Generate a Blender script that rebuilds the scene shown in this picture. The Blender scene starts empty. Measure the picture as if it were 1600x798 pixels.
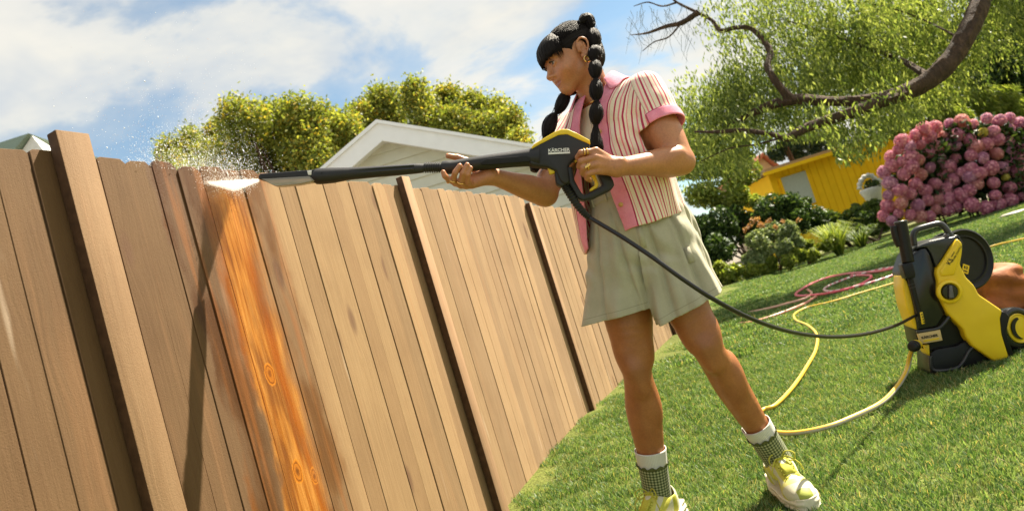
import bpy, bmesh, math, random, time
import numpy as np
from math import radians, sin, cos, tan, atan, atan2, pi, sqrt, exp
from mathutils import Vector, Matrix
T0 = time.time()
rng = np.random.default_rng(7)
random.seed(7)
scene = bpy.context.scene
COL = scene.collection

# ------------------------------------------------------------------ camera
FPX, ROLL, PITCH, CAMH = 1050.0, radians(17.3), atan(85 / 1050), 0.85
R0 = np.array([1, 0, 0.]); U0 = np.array([0, -sin(PITCH), cos(PITCH)]); FW = np.array([0, cos(PITCH), sin(PITCH)])
RV = cos(ROLL) * R0 - sin(ROLL) * U0
UV = sin(ROLL) * R0 + cos(ROLL) * U0
CAM = np.array([0, 0, CAMH])
cd = bpy.data.cameras.new('camera'); cam = bpy.data.objects.new('camera', cd); COL.objects.link(cam)
M = Matrix(((RV[0], UV[0], -FW[0], 0), (RV[1], UV[1], -FW[1], 0), (RV[2], UV[2], -FW[2], CAMH), (0, 0, 0, 1)))
cam.matrix_world = M
cd.sensor_width = 36; cd.lens = FPX / 1600 * 36; cd.clip_start = 0.05; cd.clip_end = 2000
cd.dof.use_dof = True; cd.dof.focus_distance = 2.2; cd.dof.aperture_fstop = 4.0
scene.camera = cam
def ray(x, y): return FW * FPX + RV * (x - 800) - UV * (y - 399)
def P(x, y, Y):                       # the point seen at photo pixel (x, y), Y metres ahead
    d = ray(x, y); return CAM + d * (Y / d[1])
def G(x, y, z=0.0):                   # where that sight line meets height z
    d = ray(x, y); return CAM + d * ((z - CAMH) / d[2])
def onplane(x, y, p0, n):
    d = ray(x, y); return CAM + d * (np.dot(np.array(p0) - CAM, n) / np.dot(d, n))

# ------------------------------------------------------------------ sky, sun, exposure
SUN = np.array([.255, .155, .392]); SUN /= np.linalg.norm(SUN)
sun_el = math.asin(SUN[2]); sun_az = atan2(SUN[0], SUN[1])       # azimuth from +Y towards +X
W = bpy.data.worlds.new('World'); scene.world = W; W.use_nodes = True
nt = W.node_tree; N = nt.nodes; L = nt.links
for n in list(N): N.remove(n)
out = N.new('ShaderNodeOutputWorld'); bg = N.new('ShaderNodeBackground'); bg.inputs[1].default_value = .059
sky = N.new('ShaderNodeTexSky'); sky.sky_type = 'NISHITA'; sky.sun_disc = False
sky.sun_elevation = sun_el; sky.sun_rotation = sun_az; sky.air_density = 1.0; sky.dust_density = 0.6; sky.ozone_density = 1.6
tc = N.new('ShaderNodeTexCoord'); sp = N.new('ShaderNodeSeparateXYZ'); L.new(tc.outputs['Generated'], sp.inputs[0])
def wm(op, a, b=None, c=None):
    m = N.new('ShaderNodeMath'); m.operation = op
    for i, v in enumerate((a, b, c)):
        if v is None: continue
        if isinstance(v, (int, float)): m.inputs[i].default_value = v
        else: L.new(v, m.inputs[i])
    return m.outputs[0]
zz = wm('MAXIMUM', sp.outputs[2], 0.0); den = wm('ADD', zz, .22)
px_ = wm('DIVIDE', sp.outputs[0], den); py_ = wm('DIVIDE', sp.outputs[1], den)
cv = N.new('ShaderNodeCombineXYZ'); L.new(px_, cv.inputs[0]); L.new(py_, cv.inputs[1])
def wnoise(scale, det, rough, loc, sc=(1, 1, 1), rot=0):
    mp = N.new('ShaderNodeMapping'); mp.inputs[1].default_value = loc; mp.inputs[3].default_value = sc; mp.inputs[2].default_value = (0, 0, rot)
    L.new(cv.outputs[0], mp.inputs[0])
    nz = N.new('ShaderNodeTexNoise'); nz.inputs['Scale'].default_value = scale; nz.inputs['Detail'].default_value = det
    nz.inputs['Roughness'].default_value = rough; nz.inputs['Distortion'].default_value = .25
    L.new(mp.outputs[0], nz.inputs[0]); return nz.outputs[0]
CL = (4.62, .05)
n1 = wnoise(1.7, 9, .56, (CL[0], CL[1], 0), (1, 1.25, 1), .5); n2 = wnoise(.75, 2, .5, (CL[0] * 2 + 1.2, 5.0, 0))
cl = wm('ADD', wm('ADD', wm('MULTIPLY', n1, .62), wm('MULTIPLY', n2, .42)), wm('MULTIPLY', zz, .13)); cl = wm('ADD', cl, wm('MULTIPLY', wm('MINIMUM', wm('MAXIMUM', wm('SUBTRACT', px_, .35), 0.0), 1.0), .10))
def ramp(src, stops):
    r = N.new('ShaderNodeValToRGB'); e = r.color_ramp.elements
    while len(e) > 1: e.remove(e[-1])
    e[0].position = stops[0][0]; e[0].color = stops[0][1]
    for p, c in stops[1:]:
        k = e.new(p); k.color = c
    L.new(src, r.inputs[0]); return r.outputs[0]
mask = ramp(cl, [(.500, (.15, .15, .15, 1)), (.55, (.38, .38, .38, 1)), (.585, (.85, .85, .85, 1)), (.65, (1, 1, 1, 1))])
shade = ramp(wnoise(1.6, 5, .6, (7.3, 2.1, 0)), [(.32, (3.6, 3.9, 4.2, 1)), (.48, (5.0, 4.9, 4.5, 1)), (.66, (5.7, 5.4, 4.8, 1))])
tint = N.new('ShaderNodeMix'); tint.data_type = 'RGBA'; tint.blend_type = 'MULTIPLY'; tint.inputs[0].default_value = 1
L.new(sky.outputs[0], tint.inputs[6]); tint.inputs[7].default_value = (.82, .98, .92, 1)
mx = N.new('ShaderNodeMix'); mx.data_type = 'RGBA'
L.new(mask, mx.inputs[0]); L.new(tint.outputs[2], mx.inputs[6]); L.new(shade, mx.inputs[7])
L.new(mx.outputs[2], bg.inputs[0]); L.new(bg.outputs[0], out.inputs[0])
sl = bpy.data.lights.new('sun', 'SUN'); sl.energy = 5.0; sl.angle = radians(.6); sl.color = (1, .91, .75)
so = bpy.data.objects.new('sun', sl); COL.objects.link(so)
so.rotation_euler = Vector(-SUN).to_track_quat('-Z', 'Y').to_euler()
scene.view_settings.view_transform = 'Standard'; scene.view_settings.look = 'None'
scene.view_settings.exposure = 1.62; scene.view_settings.gamma = 1.0
scene.cycles.max_bounces = 8; scene.cycles.transparent_max_bounces = 24; scene.cycles.caustics_reflective = False; scene.cycles.caustics_refractive = False
scene.cycles.use_denoising = True

# ------------------------------------------------------------------ materials
def mat(name):
    m = bpy.data.materials.new(name); m.use_nodes = True; t = m.node_tree
    for n in list(t.nodes): t.nodes.remove(n)
    o = t.nodes.new('ShaderNodeOutputMaterial'); b = t.nodes.new('ShaderNodeBsdfPrincipled'); t.links.new(b.outputs[0], o.inputs[0])
    return m, NT(t), b
class NT:
    def __init__(s, t): s.t = t; s._tc = None
    def n(s, k, **kw):
        x = s.t.nodes.new(k)
        for a, v in kw.items(): setattr(x, a, v)
        return x
    def l(s, a, b): s.t.links.new(a, b)
    def m(s, op, a, b=None, c=None, clamp=False):
        x = s.n('ShaderNodeMath', operation=op); x.use_clamp = clamp
        for i, v in enumerate((a, b, c)):
            if v is None: continue
            if isinstance(v, (int, float)): x.inputs[i].default_value = v
            else: s.l(v, x.inputs[i])
        return x.outputs[0]
    def mix(s, f, a, b, mode='MIX'):
        x = s.n('ShaderNodeMix', data_type='RGBA', blend_type=mode)
        for i, v in ((0, f), (6, a), (7, b)):
            if isinstance(v, (int, float)): x.inputs[i].default_value = v if i == 0 else (v, v, v, 1)
            elif isinstance(v, tuple): x.inputs[i].default_value = v if len(v) == 4 else v + (1,)
            else: s.l(v, x.inputs[i])
        return x.outputs[2]
    def obj(s, o=None):
        x = s.n('ShaderNodeTexCoord')
        if o: x.object = o
        return x.outputs['Object']
    def geo(s): return s.n('ShaderNodeNewGeometry').outputs['Position']
    def map(s, v, loc=(0, 0, 0), sc=(1, 1, 1), rot=(0, 0, 0)):
        x = s.n('ShaderNodeMapping'); x.inputs[1].default_value = loc; x.inputs[2].default_value = rot; x.inputs[3].default_value = sc
        s.l(v, x.inputs[0]); return x.outputs[0]
    def noise(s, v, scale, det=4, rough=.55, dist=0, col=False):
        x = s.n('ShaderNodeTexNoise')
        if v is not None: s.l(v, x.inputs[0])
        x.inputs['Scale'].default_value = scale; x.inputs['Detail'].default_value = det; x.inputs['Roughness'].default_value = rough; x.inputs['Distortion'].default_value = dist
        return x.outputs[1 if col else 0]
    def vor(s, v, scale, feat='F1', out=0):
        x = s.n('ShaderNodeTexVoronoi', feature=feat); s.l(v, x.inputs[0]); x.inputs['Scale'].default_value = scale; return x.outputs[out]
    def ramp(s, v, stops, interp='LINEAR'):
        r = s.n('ShaderNodeValToRGB'); e = r.color_ramp.elements; r.color_ramp.interpolation = interp
        while len(e) > 1: e.remove(e[-1])
        def c4(c): return (c, c, c, 1) if isinstance(c, (int, float)) else tuple(c) + ((1,) if len(c) == 3 else ())
        e[0].position = stops[0][0]; e[0].color = c4(stops[0][1])
        for p, c in stops[1:]: k = e.new(p); k.color = c4(c)
        s.l(v, r.inputs[0]); return r.outputs[0]
    def sep(s, v): x = s.n('ShaderNodeSeparateXYZ'); s.l(v, x.inputs[0]); return x.outputs
    def comb(s, *v):
        x = s.n('ShaderNodeCombineXYZ')
        for i, a in enumerate(v):
            if isinstance(a, (int, float)): x.inputs[i].default_value = a
            else: s.l(a, x.inputs[i])
        return x.outputs[0]
    def attr(s, n): return s.n('ShaderNodeAttribute', attribute_name=n).outputs
    def bump(s, h, strength, dist, b):
        x = s.n('ShaderNodeBump'); x.inputs[0].default_value = strength; x.inputs['Distance'].default_value = dist
        s.l(h, x.inputs['Height']); s.l(x.outputs[0], b.inputs['Normal']); return x
    def sstep(s, v, a, b):
        x = s.n('ShaderNodeMapRange', interpolation_type='SMOOTHSTEP'); s.l(v, x.inputs[0])
        if a <= b: x.inputs[1].default_value = a; x.inputs[2].default_value = b
        else: x.inputs[1].default_value = b; x.inputs[2].default_value = a; x.inputs[3].default_value = 1; x.inputs[4].default_value = 0
        return x.outputs[0]
def plain(name, c, rough=.5, spec=.5, var=.12, nscale=30, bump=.0, metal=0, bscale=200):
    m, t, b = mat(name); o = t.obj(); nz = t.noise(o, nscale, 4)
    L1 = tuple(x * (1 - var) for x in c); L2 = tuple(min(1, x * (1 + var)) for x in c)
    t.l(t.ramp(nz, [(.3, L1), (.7, L2)]), b.inputs['Base Color'])
    b.inputs['Roughness'].default_value = rough; b.inputs['Specular IOR Level'].default_value = spec; b.inputs['Metallic'].default_value = metal
    if bump: t.bump(t.noise(o, bscale, 3), bump, .002, b)
    return m

# ------------------------------------------------------------------ object helpers
OFF = {}
def tag(o, label=None, cat=None, group=None, kind=None):
    for k, v in (('label', label), ('category', cat), ('group', group), ('kind', kind)):
        if v: o[k] = v
    return o
def thing(name, label, cat, loc=(0, 0, 0), group=None, rotz=0):
    o = bpy.data.objects.new(name, None); COL.objects.link(o); o.location = tuple(map(float, loc)); o.empty_display_size = .1
    o.rotation_euler = (0, 0, rotz)
    OFF[o.name] = np.array(loc, float); tag(o, label, cat, group); return o
def mk(name, v, f, m=None, parent=None, smooth=True, attrs=None, local=False, angle=None):
    v = np.asarray(v, np.float32).reshape(-1, 3)
    if parent is not None and not local: v = v - OFF.get(parent.name, np.zeros(3)).astype(np.float32)
    me = bpy.data.meshes.new(name)
    if isinstance(f, np.ndarray) and f.ndim == 2:
        k = f.shape[1]; nf = len(f)
        me.vertices.add(len(v)); me.vertices.foreach_set('co', v.ravel())
        me.loops.add(nf * k); me.loops.foreach_set('vertex_index', f.astype(np.int32).ravel())
        me.polygons.add(nf); me.polygons.foreach_set('loop_start', np.arange(0, nf * k, k, dtype=np.int32))
        try: me.polygons.foreach_set('loop_total', np.full(nf, k, dtype=np.int32))
        except Exception: pass
        me.update(calc_edges=True)
    else:
        me.from_pydata([tuple(map(float, p)) for p in v], [], [tuple(map(int, q)) for q in f])
    if smooth: me.polygons.foreach_set('use_smooth', np.ones(len(me.polygons), bool))
    if attrs:
        for k, a in attrs.items():
            at = me.attributes.new(k, 'FLOAT', 'POINT'); at.data.foreach_set('value', np.asarray(a, np.float32))
    if m is not None:
        for q in (m if isinstance(m, (list, tuple)) else [m]): me.materials.append(q)
    me.update()
    if angle is not None: 
        try: me.set_sharp_from_angle(angle=radians(angle))
        except Exception: pass
    o = bpy.data.objects.new(name, me); COL.objects.link(o)
    if parent is not None: o.parent = parent; OFF[o.name] = OFF.get(parent.name, np.zeros(3))
    else: OFF[o.name] = np.zeros(3)
    return o
class MB:                             # collects shapes that become ONE mesh
    def __init__(s): s.v = []; s.f = []; s.mi = []; s.c = 0
    def add(s, v, f, mi=0):
        s.v.extend([tuple(map(float, p)) for p in v])
        for q in f: s.f.append(tuple(int(i) + s.c for i in q)); s.mi.append(mi)
        s.c += len(v); return s
    def build(s, name, m, parent=None, smooth=True, angle=40, **k):
        o = mk(name, s.v, s.f, m, parent, smooth, angle=angle if smooth else None, **k)
        if any(s.mi): o.data.polygons.foreach_set('material_index', np.array(s.mi, np.int32))
        return o
def tubev(pts, rad, n=10, cap=True, closed=False, squash=None):
    pts = np.array(pts, float); k = len(pts); rad = np.full(k, rad, float) if np.isscalar(rad) else np.array(rad, float)
    t = np.gradient(pts, axis=0); t /= np.linalg.norm(t, axis=1)[:, None] + 1e-12
    up = np.array([0, 0, 1.]) if abs(t[0][2]) < .9 else np.array([1., 0, 0])
    x = np.cross(up, t[0]); x /= np.linalg.norm(x); V = []
    for i in range(k):
        x = x - t[i] * np.dot(x, t[i]); x /= np.linalg.norm(x) + 1e-12; y = np.cross(t[i], x)
        a = np.arange(n) * 2 * pi / n
        sx, sy = (1, 1) if squash is None else squash
        V.append(pts[i] + rad[i] * (np.cos(a)[:, None] * x * sx + np.sin(a)[:, None] * y * sy))
    V = np.concatenate(V); Fc = []
    for i in range(k - 1):
        for j in range(n):
            a, b = i * n + j, i * n + (j + 1) % n; Fc.append((a, b, b + n, a + n))
    if cap: Fc.append(tuple(range(n))[::-1]); Fc.append(tuple((k - 1) * n + j for j in range(n)))
    return V, Fc
def spline(pts, n=8):                 # Catmull-Rom
    p = np.array(pts, float); p = np.vstack([2 * p[0] - p[1], p, 2 * p[-1] - p[-2]]); o = []
    for i in range(1, len(p) - 2):
        for t in np.linspace(0, 1, n, endpoint=False):
            o.append(.5 * (2 * p[i] + (p[i + 1] - p[i - 1]) * t + (2 * p[i - 1] - 5 * p[i] + 4 * p[i + 1] - p[i + 2]) * t * t + (-p[i - 1] + 3 * p[i] - 3 * p[i + 1] + p[i + 2]) * t ** 3))
    o.append(p[-2]); return np.array(o)
def boxv(c, s, ax=None):
    c = np.array(c, float); s = np.array(s, float) / 2; ax = np.eye(3) if ax is None else np.array(ax)
    V = [c + ax[0] * s[0] * i + ax[1] * s[1] * j + ax[2] * s[2] * k for k in (-1, 1) for j in (-1, 1) for i in (-1, 1)]
    return V, [(0, 2, 3, 1), (4, 5, 7, 6), (0, 1, 5, 4), (2, 6, 7, 3), (0, 4, 6, 2), (1, 3, 7, 5)]
def prismv(poly, ext, bevel=0, seg=2, both=True):   # poly: Nx3 coplanar world points, ext: extrusion vector
    bm = bmesh.new(); vs = [bm.verts.new(tuple(p)) for p in poly]; fa = bm.faces.new(vs)
    r = bmesh.ops.extrude_face_region(bm, geom=[fa])
    bmesh.ops.translate(bm, verts=[g for g in r['geom'] if isinstance(g, bmesh.types.BMVert)], vec=Vector(tuple(ext)))
    bmesh.ops.recalc_face_normals(bm, faces=bm.faces)
    if bevel: bmesh.ops.bevel(bm, geom=list(bm.edges), offset=bevel, segments=seg, affect='EDGES', profile=.5, clamp_overlap=True)
    bm.verts.ensure_lookup_table(); bm.verts.index_update()
    V = [tuple(v.co) for v in bm.verts]; Fc = [tuple(v.index for v in f.verts) for f in bm.faces]; bm.free(); return V, Fc
def lathev(prof, o, ax, n=24):        # prof: (radius, along) pairs
    ax = np.array(ax, float); ax /= np.linalg.norm(ax); u = np.cross(ax, [0, 0, 1.] if abs(ax[2]) < .9 else [1., 0, 0]); u /= np.linalg.norm(u); w = np.cross(ax, u)
    a = np.arange(n) * 2 * pi / n; V = []
    for r, h in prof: V.append(np.array(o) + ax * h + r * (np.cos(a)[:, None] * u + np.sin(a)[:, None] * w))
    V = np.concatenate(V); Fc = [(i * n + j, i * n + (j + 1) % n, (i + 1) * n + (j + 1) % n, (i + 1) * n + j) for i in range(len(prof) - 1) for j in range(n)]
    return V, Fc + [tuple(range(n))[::-1], tuple((len(prof) - 1) * n + j for j in range(n))]
def textmesh(s, size, bold=0.0, ext=.0006):
    c = bpy.data.curves.new('lettering', 'FONT'); c.body = s; c.size = size; c.align_x = 'CENTER'; c.align_y = 'CENTER'; c.offset = bold; c.extrude = ext
    o = bpy.data.objects.new('tmp', c); COL.objects.link(o); dg = bpy.context.evaluated_depsgraph_get(); dg.update()
    me = bpy.data.meshes.new_from_object(o.evaluated_get(dg)); V = [tuple(v.co) for v in me.vertices]; Fc = [tuple(p.vertices) for p in me.polygons]
    bpy.data.objects.remove(o); return np.array(V), Fc

# ------------------------------------------------------------------ ground
FA = atan(.419); FD = np.array([sin(FA), cos(FA), 0]); FN = np.array([cos(FA), -sin(FA), 0]); FO = np.array([-1.65, 0, 0])
def gz(x, y):
    x = np.asarray(x, float); y = np.asarray(y, float)
    d = (x - FO[0]) * FN[0] + (y - FO[1]) * FN[1]; s = (x - FO[0]) * FD[0] + (y - FO[1]) * FD[1]
    k = np.clip((s - 2.6) / 2.2, 0, 1); k = k * k * (3 - 2 * k); w = np.clip(1 - d / 1.1, 0, 1); w = w * w * (3 - 2 * w)
    return .11 * k * w + .006 * np.sin(x * 3.1 + 1) * np.sin(y * 2.3) * np.clip((y - 2.8) / 2, 0, 1)
m_ground, t, b = mat('lawn_ground')
g = t.geo(); c1 = t.ramp(t.noise(g, 1.1, 6, .6), [(.3, (.085, .105, .020)), (.55, (.13, .150, .032)), (.75, (.17, .18, .050))])
c2 = t.ramp(t.noise(t.map(g, sc=(1, 1, 1)), 60, 3, .7), [(.3, .55), (.5, 1.0), (.72, 1.5)])
col = t.mix(1.0, c1, c2, 'MULTIPLY'); dry = t.sstep(t.noise(g, 5, 4), .62, .75)
col = t.mix(t.m('MULTIPLY', dry, .35), col, (.17, .13, .06)); xyz = t.sep(g); dfen = t.m('ADD', t.m('MULTIPLY', t.m('ADD', xyz[0], 1.65), float(FN[0])), t.m('MULTIPLY', xyz[1], float(FN[1])))
outside = t.m('MAXIMUM', t.sstep(dfen, -.05, -.30), t.m('MAXIMUM', t.sstep(xyz[1], 16, 19), t.m('MAXIMUM', t.sstep(xyz[1], -1, -3), t.sstep(xyz[0], 14, 17))))
col = t.mix(outside, col, t.ramp(t.noise(g, .4, 5), [(.3, (.15, .13, .10)), (.7, (.24, .21, .17))])); t.l(col, b.inputs['Base Color'])
b.inputs['Roughness'].default_value = .85; b.inputs['Specular IOR Level'].default_value = .15; t.bump(t.noise(g, 90, 4), .8, .02, b)
def lawnsheet():
    xs = np.concatenate([np.linspace(-300, -4, 8), np.linspace(-3, 12, 76), np.linspace(14, 300, 10)])
    ys = np.concatenate([np.linspace(-60, -1, 6), np.linspace(0, 16, 81), np.linspace(18, 900, 12)])
    X, Y = np.meshgrid(xs, ys); Z = gz(X, Y)
    far = np.clip((Y - 14.5) / 30, 0, 1); Z = Z - 0 * far
    V = np.stack([X, Y, Z], -1).reshape(-1, 3); nx = len(xs)
    i, j = np.meshgrid(np.arange(len(xs) - 1), np.arange(len(ys) - 1)); a = (j * nx + i).ravel()
    return V, np.stack([a, a + 1, a + nx + 1, a + nx], 1)
v, f_ = lawnsheet(); tag(mk('lawn_ground', v, f_, m_ground), kind='structure')

# ------------------------------------------------------------------ fence
fence = thing('wooden_fence', 'long brown wooden board fence with tall posts, one strip washed bright orange', 'fence', FO, rotz=pi / 2 - FA)
m_wood, t, b = mat('weathered_wood')
fo = t.obj(fence); X_, Y_, Z_ = t.sep(fo)
rnd = t.n('ShaderNodeObjectInfo').outputs['Random']
offz = t.m('MULTIPLY', rnd, 37.0)
gv = t.comb(t.m('MULTIPLY', X_, 1.0), t.m('ADD', Y_, offz), t.m('MULTIPLY', Z_, .045))
# swirl of the grain round the knots
kn = t.comb(t.m('ADD', X_, t.m('MULTIPLY', rnd, 3.1)), offz, t.m('MULTIPLY', Z_, .32))
kd = t.vor(kn, 5.2); kmask = t.sstep(kd, .13, .05)
grain_in = t.n('ShaderNodeVectorMath', operation='ADD'); t.l(gv, grain_in.inputs[0])
kv = t.comb(t.m('MULTIPLY', t.sstep(kd, .30, .0), .018), 0, 0); t.l(kv, grain_in.inputs[1])
gr1 = t.noise(grain_in.outputs[0], 95, 5, .62); gr2 = t.noise(grain_in.outputs[0], 26, 3, .5, .4)
blot = t.noise(fo, 3.2, 5, .6); fine = t.noise(fo, 420, 2, .7)
tone = t.ramp(rnd, [(0, (0.236, 0.149, 0.072)), (.25, (0.302, 0.195, 0.095)), (.5, (0.359, 0.231, 0.113)), (.7, (0.265, 0.165, 0.079)), (.9, (0.384, 0.251, 0.128))], 'CONSTANT')
lpost = t.m('GREATER_THAN', t.n('ShaderNodeObjectInfo').outputs['Object Index'], 0.5); tone = t.mix(lpost, tone, (0.376, 0.228, 0.127))
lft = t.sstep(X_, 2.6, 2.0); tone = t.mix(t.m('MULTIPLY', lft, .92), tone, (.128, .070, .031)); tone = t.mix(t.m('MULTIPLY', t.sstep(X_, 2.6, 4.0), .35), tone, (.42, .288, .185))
tone = t.mix(t.m('GREATER_THAN', t.n('ShaderNodeObjectInfo').outputs['Object Index'], 1.5), tone, (.235, .143, .072))
col = t.mix(t.sstep(gr1, .35, .75), tone, t.mix(1.0, tone, (.90, .87, .84), 'MULTIPLY'))
col = t.mix(t.m('MULTIPLY', t.sstep(gr2, .55, .75), .18), col, (.40, .20, .09))
col = t.mix(t.m('MULTIPLY', t.sstep(blot, .42, .68), .30), col, t.mix(1.0, col, (.72, .68, .66), 'MULTIPLY'))
spk = t.sstep(fine, .60, .75); col = t.mix(t.m('MULTIPLY', t.m('MULTIPLY', spk, t.m('ADD', .25, lft)), .38), col, (.10, .06, .04))
st_ = t.sstep(t.noise(t.comb(t.m('MULTIPLY', X_, 1.0), offz, t.m('MULTIPLY', Z_, .09)), 22, 4, .65), .50, .72); col = t.mix(t.m('MULTIPLY', st_, .16), col, t.mix(1.0, col, (.62, .56, .52), 'MULTIPLY'))
pale = t.sstep(t.noise(t.comb(t.m('MULTIPLY', X_, 1.0), offz, t.m('MULTIPLY', Z_, .12)), 14, 3), .66, .78)
col = t.mix(t.m('MULTIPLY', pale, .35), col, (.62, .50, .38))
col = t.mix(t.m('MULTIPLY', kmask, .75), col, (.12, .060, .032))
# the rinsed strip: bare orange pine with dark grain
wob = t.m('MULTIPLY', t.m('SUBTRACT', t.noise(t.comb(t.m('MULTIPLY', X_, 1.6), 0, t.m('MULTIPLY', Z_, .6)), 8, 6, .62), .5), .15)
xs_ = t.m('ADD', X_, wob)
core = t.m('MULTIPLY', t.sstep(xs_, 2.105, 2.145), t.sstep(xs_, 2.330, 2.240))
core = t.m('MULTIPLY', core, t.sstep(Z_, 1.51, 1.44))
halo = t.m('MULTIPLY', t.sstep(t.m('ADD', xs_, t.m('MULTIPLY', t.m('SUBTRACT', 1.5, Z_), -.05)), 1.955, 1.985), t.sstep(xs_, 2.44, 2.36))
pine = t.ramp(gr1, [(.30, (.16, .048, .009)), (.46, (.35, .128, .020)), (.64, (.48, .215, .048))])
pine = t.mix(t.m('MULTIPLY', t.sstep(gr2, .46, .62), .8), pine, (.26, .065, .007))
pine = t.mix(t.m('MULTIPLY', t.sstep(t.noise(t.comb(t.m('MULTIPLY', X_, 1), 0, t.m('MULTIPLY', Z_, .18)), 16, 4), .42, .62), .75), pine, (.16, .058, .016))
def knot(x0, z0, r):
    dx = t.m('MULTIPLY', t.m('SUBTRACT', X_, x0), 1.25); dz = t.m('MULTIPLY', t.m('SUBTRACT', Z_, z0), .62)
    d = t.m('SQRT', t.m('ADD', t.m('MULTIPLY', dx, dx), t.m('MULTIPLY', dz, dz)))
    d = t.m('ADD', d, t.m('MULTIPLY', t.m('SUBTRACT', t.noise(fo, 45, 3), .5), .014))
    ring = t.ramp(t.m('DIVIDE', d, r), [(0, (.10, .03, .006)), (.30, (.24, .07, .01)), (.45, (.38, .13, .015)), (.66, (.44, .14, .015)), (.78, (.14, .04, .006)), (.90, (.46, .15, .015)), (1, (.56, .20, .02))])
    return ring, t.sstep(d, r * 1.15, r * .95)
for kx, kz, kr in ((2.193, .889, .022), (2.197, .590, .022), (2.262, .553, .016), (2.315, .70, .010)):
    rc, rm = knot(kx, kz, kr); pine = t.mix(t.m('MULTIPLY', rm, .85), pine, rc)
wet = t.mix(1.0, col, (.60, .44, .32), 'MULTIPLY')
hn = t.m('MULTIPLY', halo, t.sstep(t.noise(t.comb(t.m('MULTIPLY', X_, 1), 0, t.m('MULTIPLY', Z_, .3)), 10, 4), .30, .62))
col = t.mix(t.m('MULTIPLY', t.m('MAXIMUM', hn, t.m('MULTIPLY', halo, .35)), .95), col, wet)
col = t.mix(t.m('MULTIPLY', t.m('MULTIPLY', halo, t.sstep(gr2, .50, .64)), .40), col, (.27, .095, .022))
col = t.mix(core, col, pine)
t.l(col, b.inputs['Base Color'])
rg = t.m('SUBTRACT', .78, t.m('MULTIPLY', t.m('MAXIMUM', core, t.m('MULTIPLY', hn, .7)), .52)); t.l(rg, b.inputs['Roughness']); b.inputs['Specular IOR Level'].default_value = .28
rough_l = t.m('MULTIPLY', t.m('MULTIPLY', lft, .45), t.noise(fo, 260, 3, .7))
hgt = t.m('ADD', t.m('ADD', t.m('MULTIPLY', gr1, .8), t.m('MULTIPLY', fine, .25)), t.m('MULTIPLY', rough_l, .8))
bp = t.bump(hgt, .55, .0035, b)
def board_mesh(seed, w=.0802, h=1.55, th=.016, ear=.012):
    r = random.Random(seed); a = w / 2; e1 = ear * r.uniform(.5, 1.5); e2 = ear * r.uniform(.5, 1.5); hh = h + r.uniform(-.006, .006)
    pr = [(-a, 0), (a, 0), (a, hh - e2), (a - e2 * 1.1, hh), (-a + e1 * 1.1, hh + r.uniform(-.003, .003)), (-a, hh - e1)]
    V, Fc = prismv([(x, 0, z) for x, z in pr], (0, th, 0), .0011, 1); me = bpy.data.meshes.new('board')
    me.from_pydata(V, [], Fc); me.materials.append(m_wood); me.polygons.foreach_set('use_smooth', np.ones(len(me.polygons), bool)); me.set_sharp_from_angle(angle=radians(30)); return me
bmeshes = [board_mesh(k) for k in range(8)]; PITCHB = .0812
def fpart(name, me, s, n, z, rot=(0, 0, 0), sc=(1, 1, 1), par=fence):
    o = bpy.data.objects.new(name, me); COL.objects.link(o); o.parent = par; o.location = (s, n, z); o.rotation_euler = rot; o.scale = sc; return o
posts = [.20, 1.745, 3.262, 4.745, 6.23, 7.90]; r_ = random.Random(3)
s0 = 1.816
for k in range(-14, 76):
    s = s0 + PITCHB * (k + .5)
    if s > 7.9: break
    bay = sum(1 for p in posts if s > p); zt = [0, 0, 0, .0, -.055, -.06, -.06][bay]; zb = float(gz(*(FO + FD * s + FN * .03)[:2])) - .02
    hs = (1.55 + zt - zb) / 1.55
    o = fpart('board', bmeshes[(k * 5 + 3) % 8], s, r_.uniform(-.0025, .0025), zb, (r_.uniform(-.002, .002), r_.uniform(-.002, .002), r_.uniform(-.02, .02)), (1, 1, hs))
    if k in (3, 4): o['label'] = 'bright orange freshly washed board'
m_gapdark = plain('rail_wood', (.16, .10, .06), .8)
for i in range(5):                     # back rails hold the boards behind
    for z in (.35, 1.2):
        V, Fc = boxv((0, 0, 0), (posts[i + 1] - posts[i] - .05, .03, .07)); me = bpy.data.meshes.new('rail'); me.from_pydata([tuple(q) for q in V], [], Fc); me.materials.append(m_gapdark)
        fpart('rail', me, (posts[i] + posts[i + 1]) / 2, .036, z)
def post_mesh(h, w, th=.046):
    V, Fc = prismv([(-w / 2, 0, 0), (w / 2, 0, 0), (w / 2, 0, h), (-w / 2, 0, h)], (0, -th, 0), .003, 2); me = bpy.data.meshes.new('post')
    me.from_pydata(V, [], Fc); me.materials.append(m_wood); me.materials.append(m_sideshade); me.polygons.foreach_set('use_smooth', np.ones(len(me.polygons), bool)); me.set_sharp_from_angle(angle=radians(30))
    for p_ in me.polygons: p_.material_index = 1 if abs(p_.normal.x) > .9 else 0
    return me
m_sideshade = plain('post_side_shade', (.085, .045, .024), .85, .2, .25, 40)  # darker brown on post side faces: their shade put into the colour
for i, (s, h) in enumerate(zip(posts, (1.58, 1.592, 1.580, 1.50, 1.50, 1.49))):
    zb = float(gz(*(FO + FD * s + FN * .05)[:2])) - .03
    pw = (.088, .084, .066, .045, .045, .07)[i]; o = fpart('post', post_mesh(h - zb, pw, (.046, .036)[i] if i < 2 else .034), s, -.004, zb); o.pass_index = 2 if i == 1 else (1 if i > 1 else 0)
print('fence', time.time() - T0)

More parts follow.
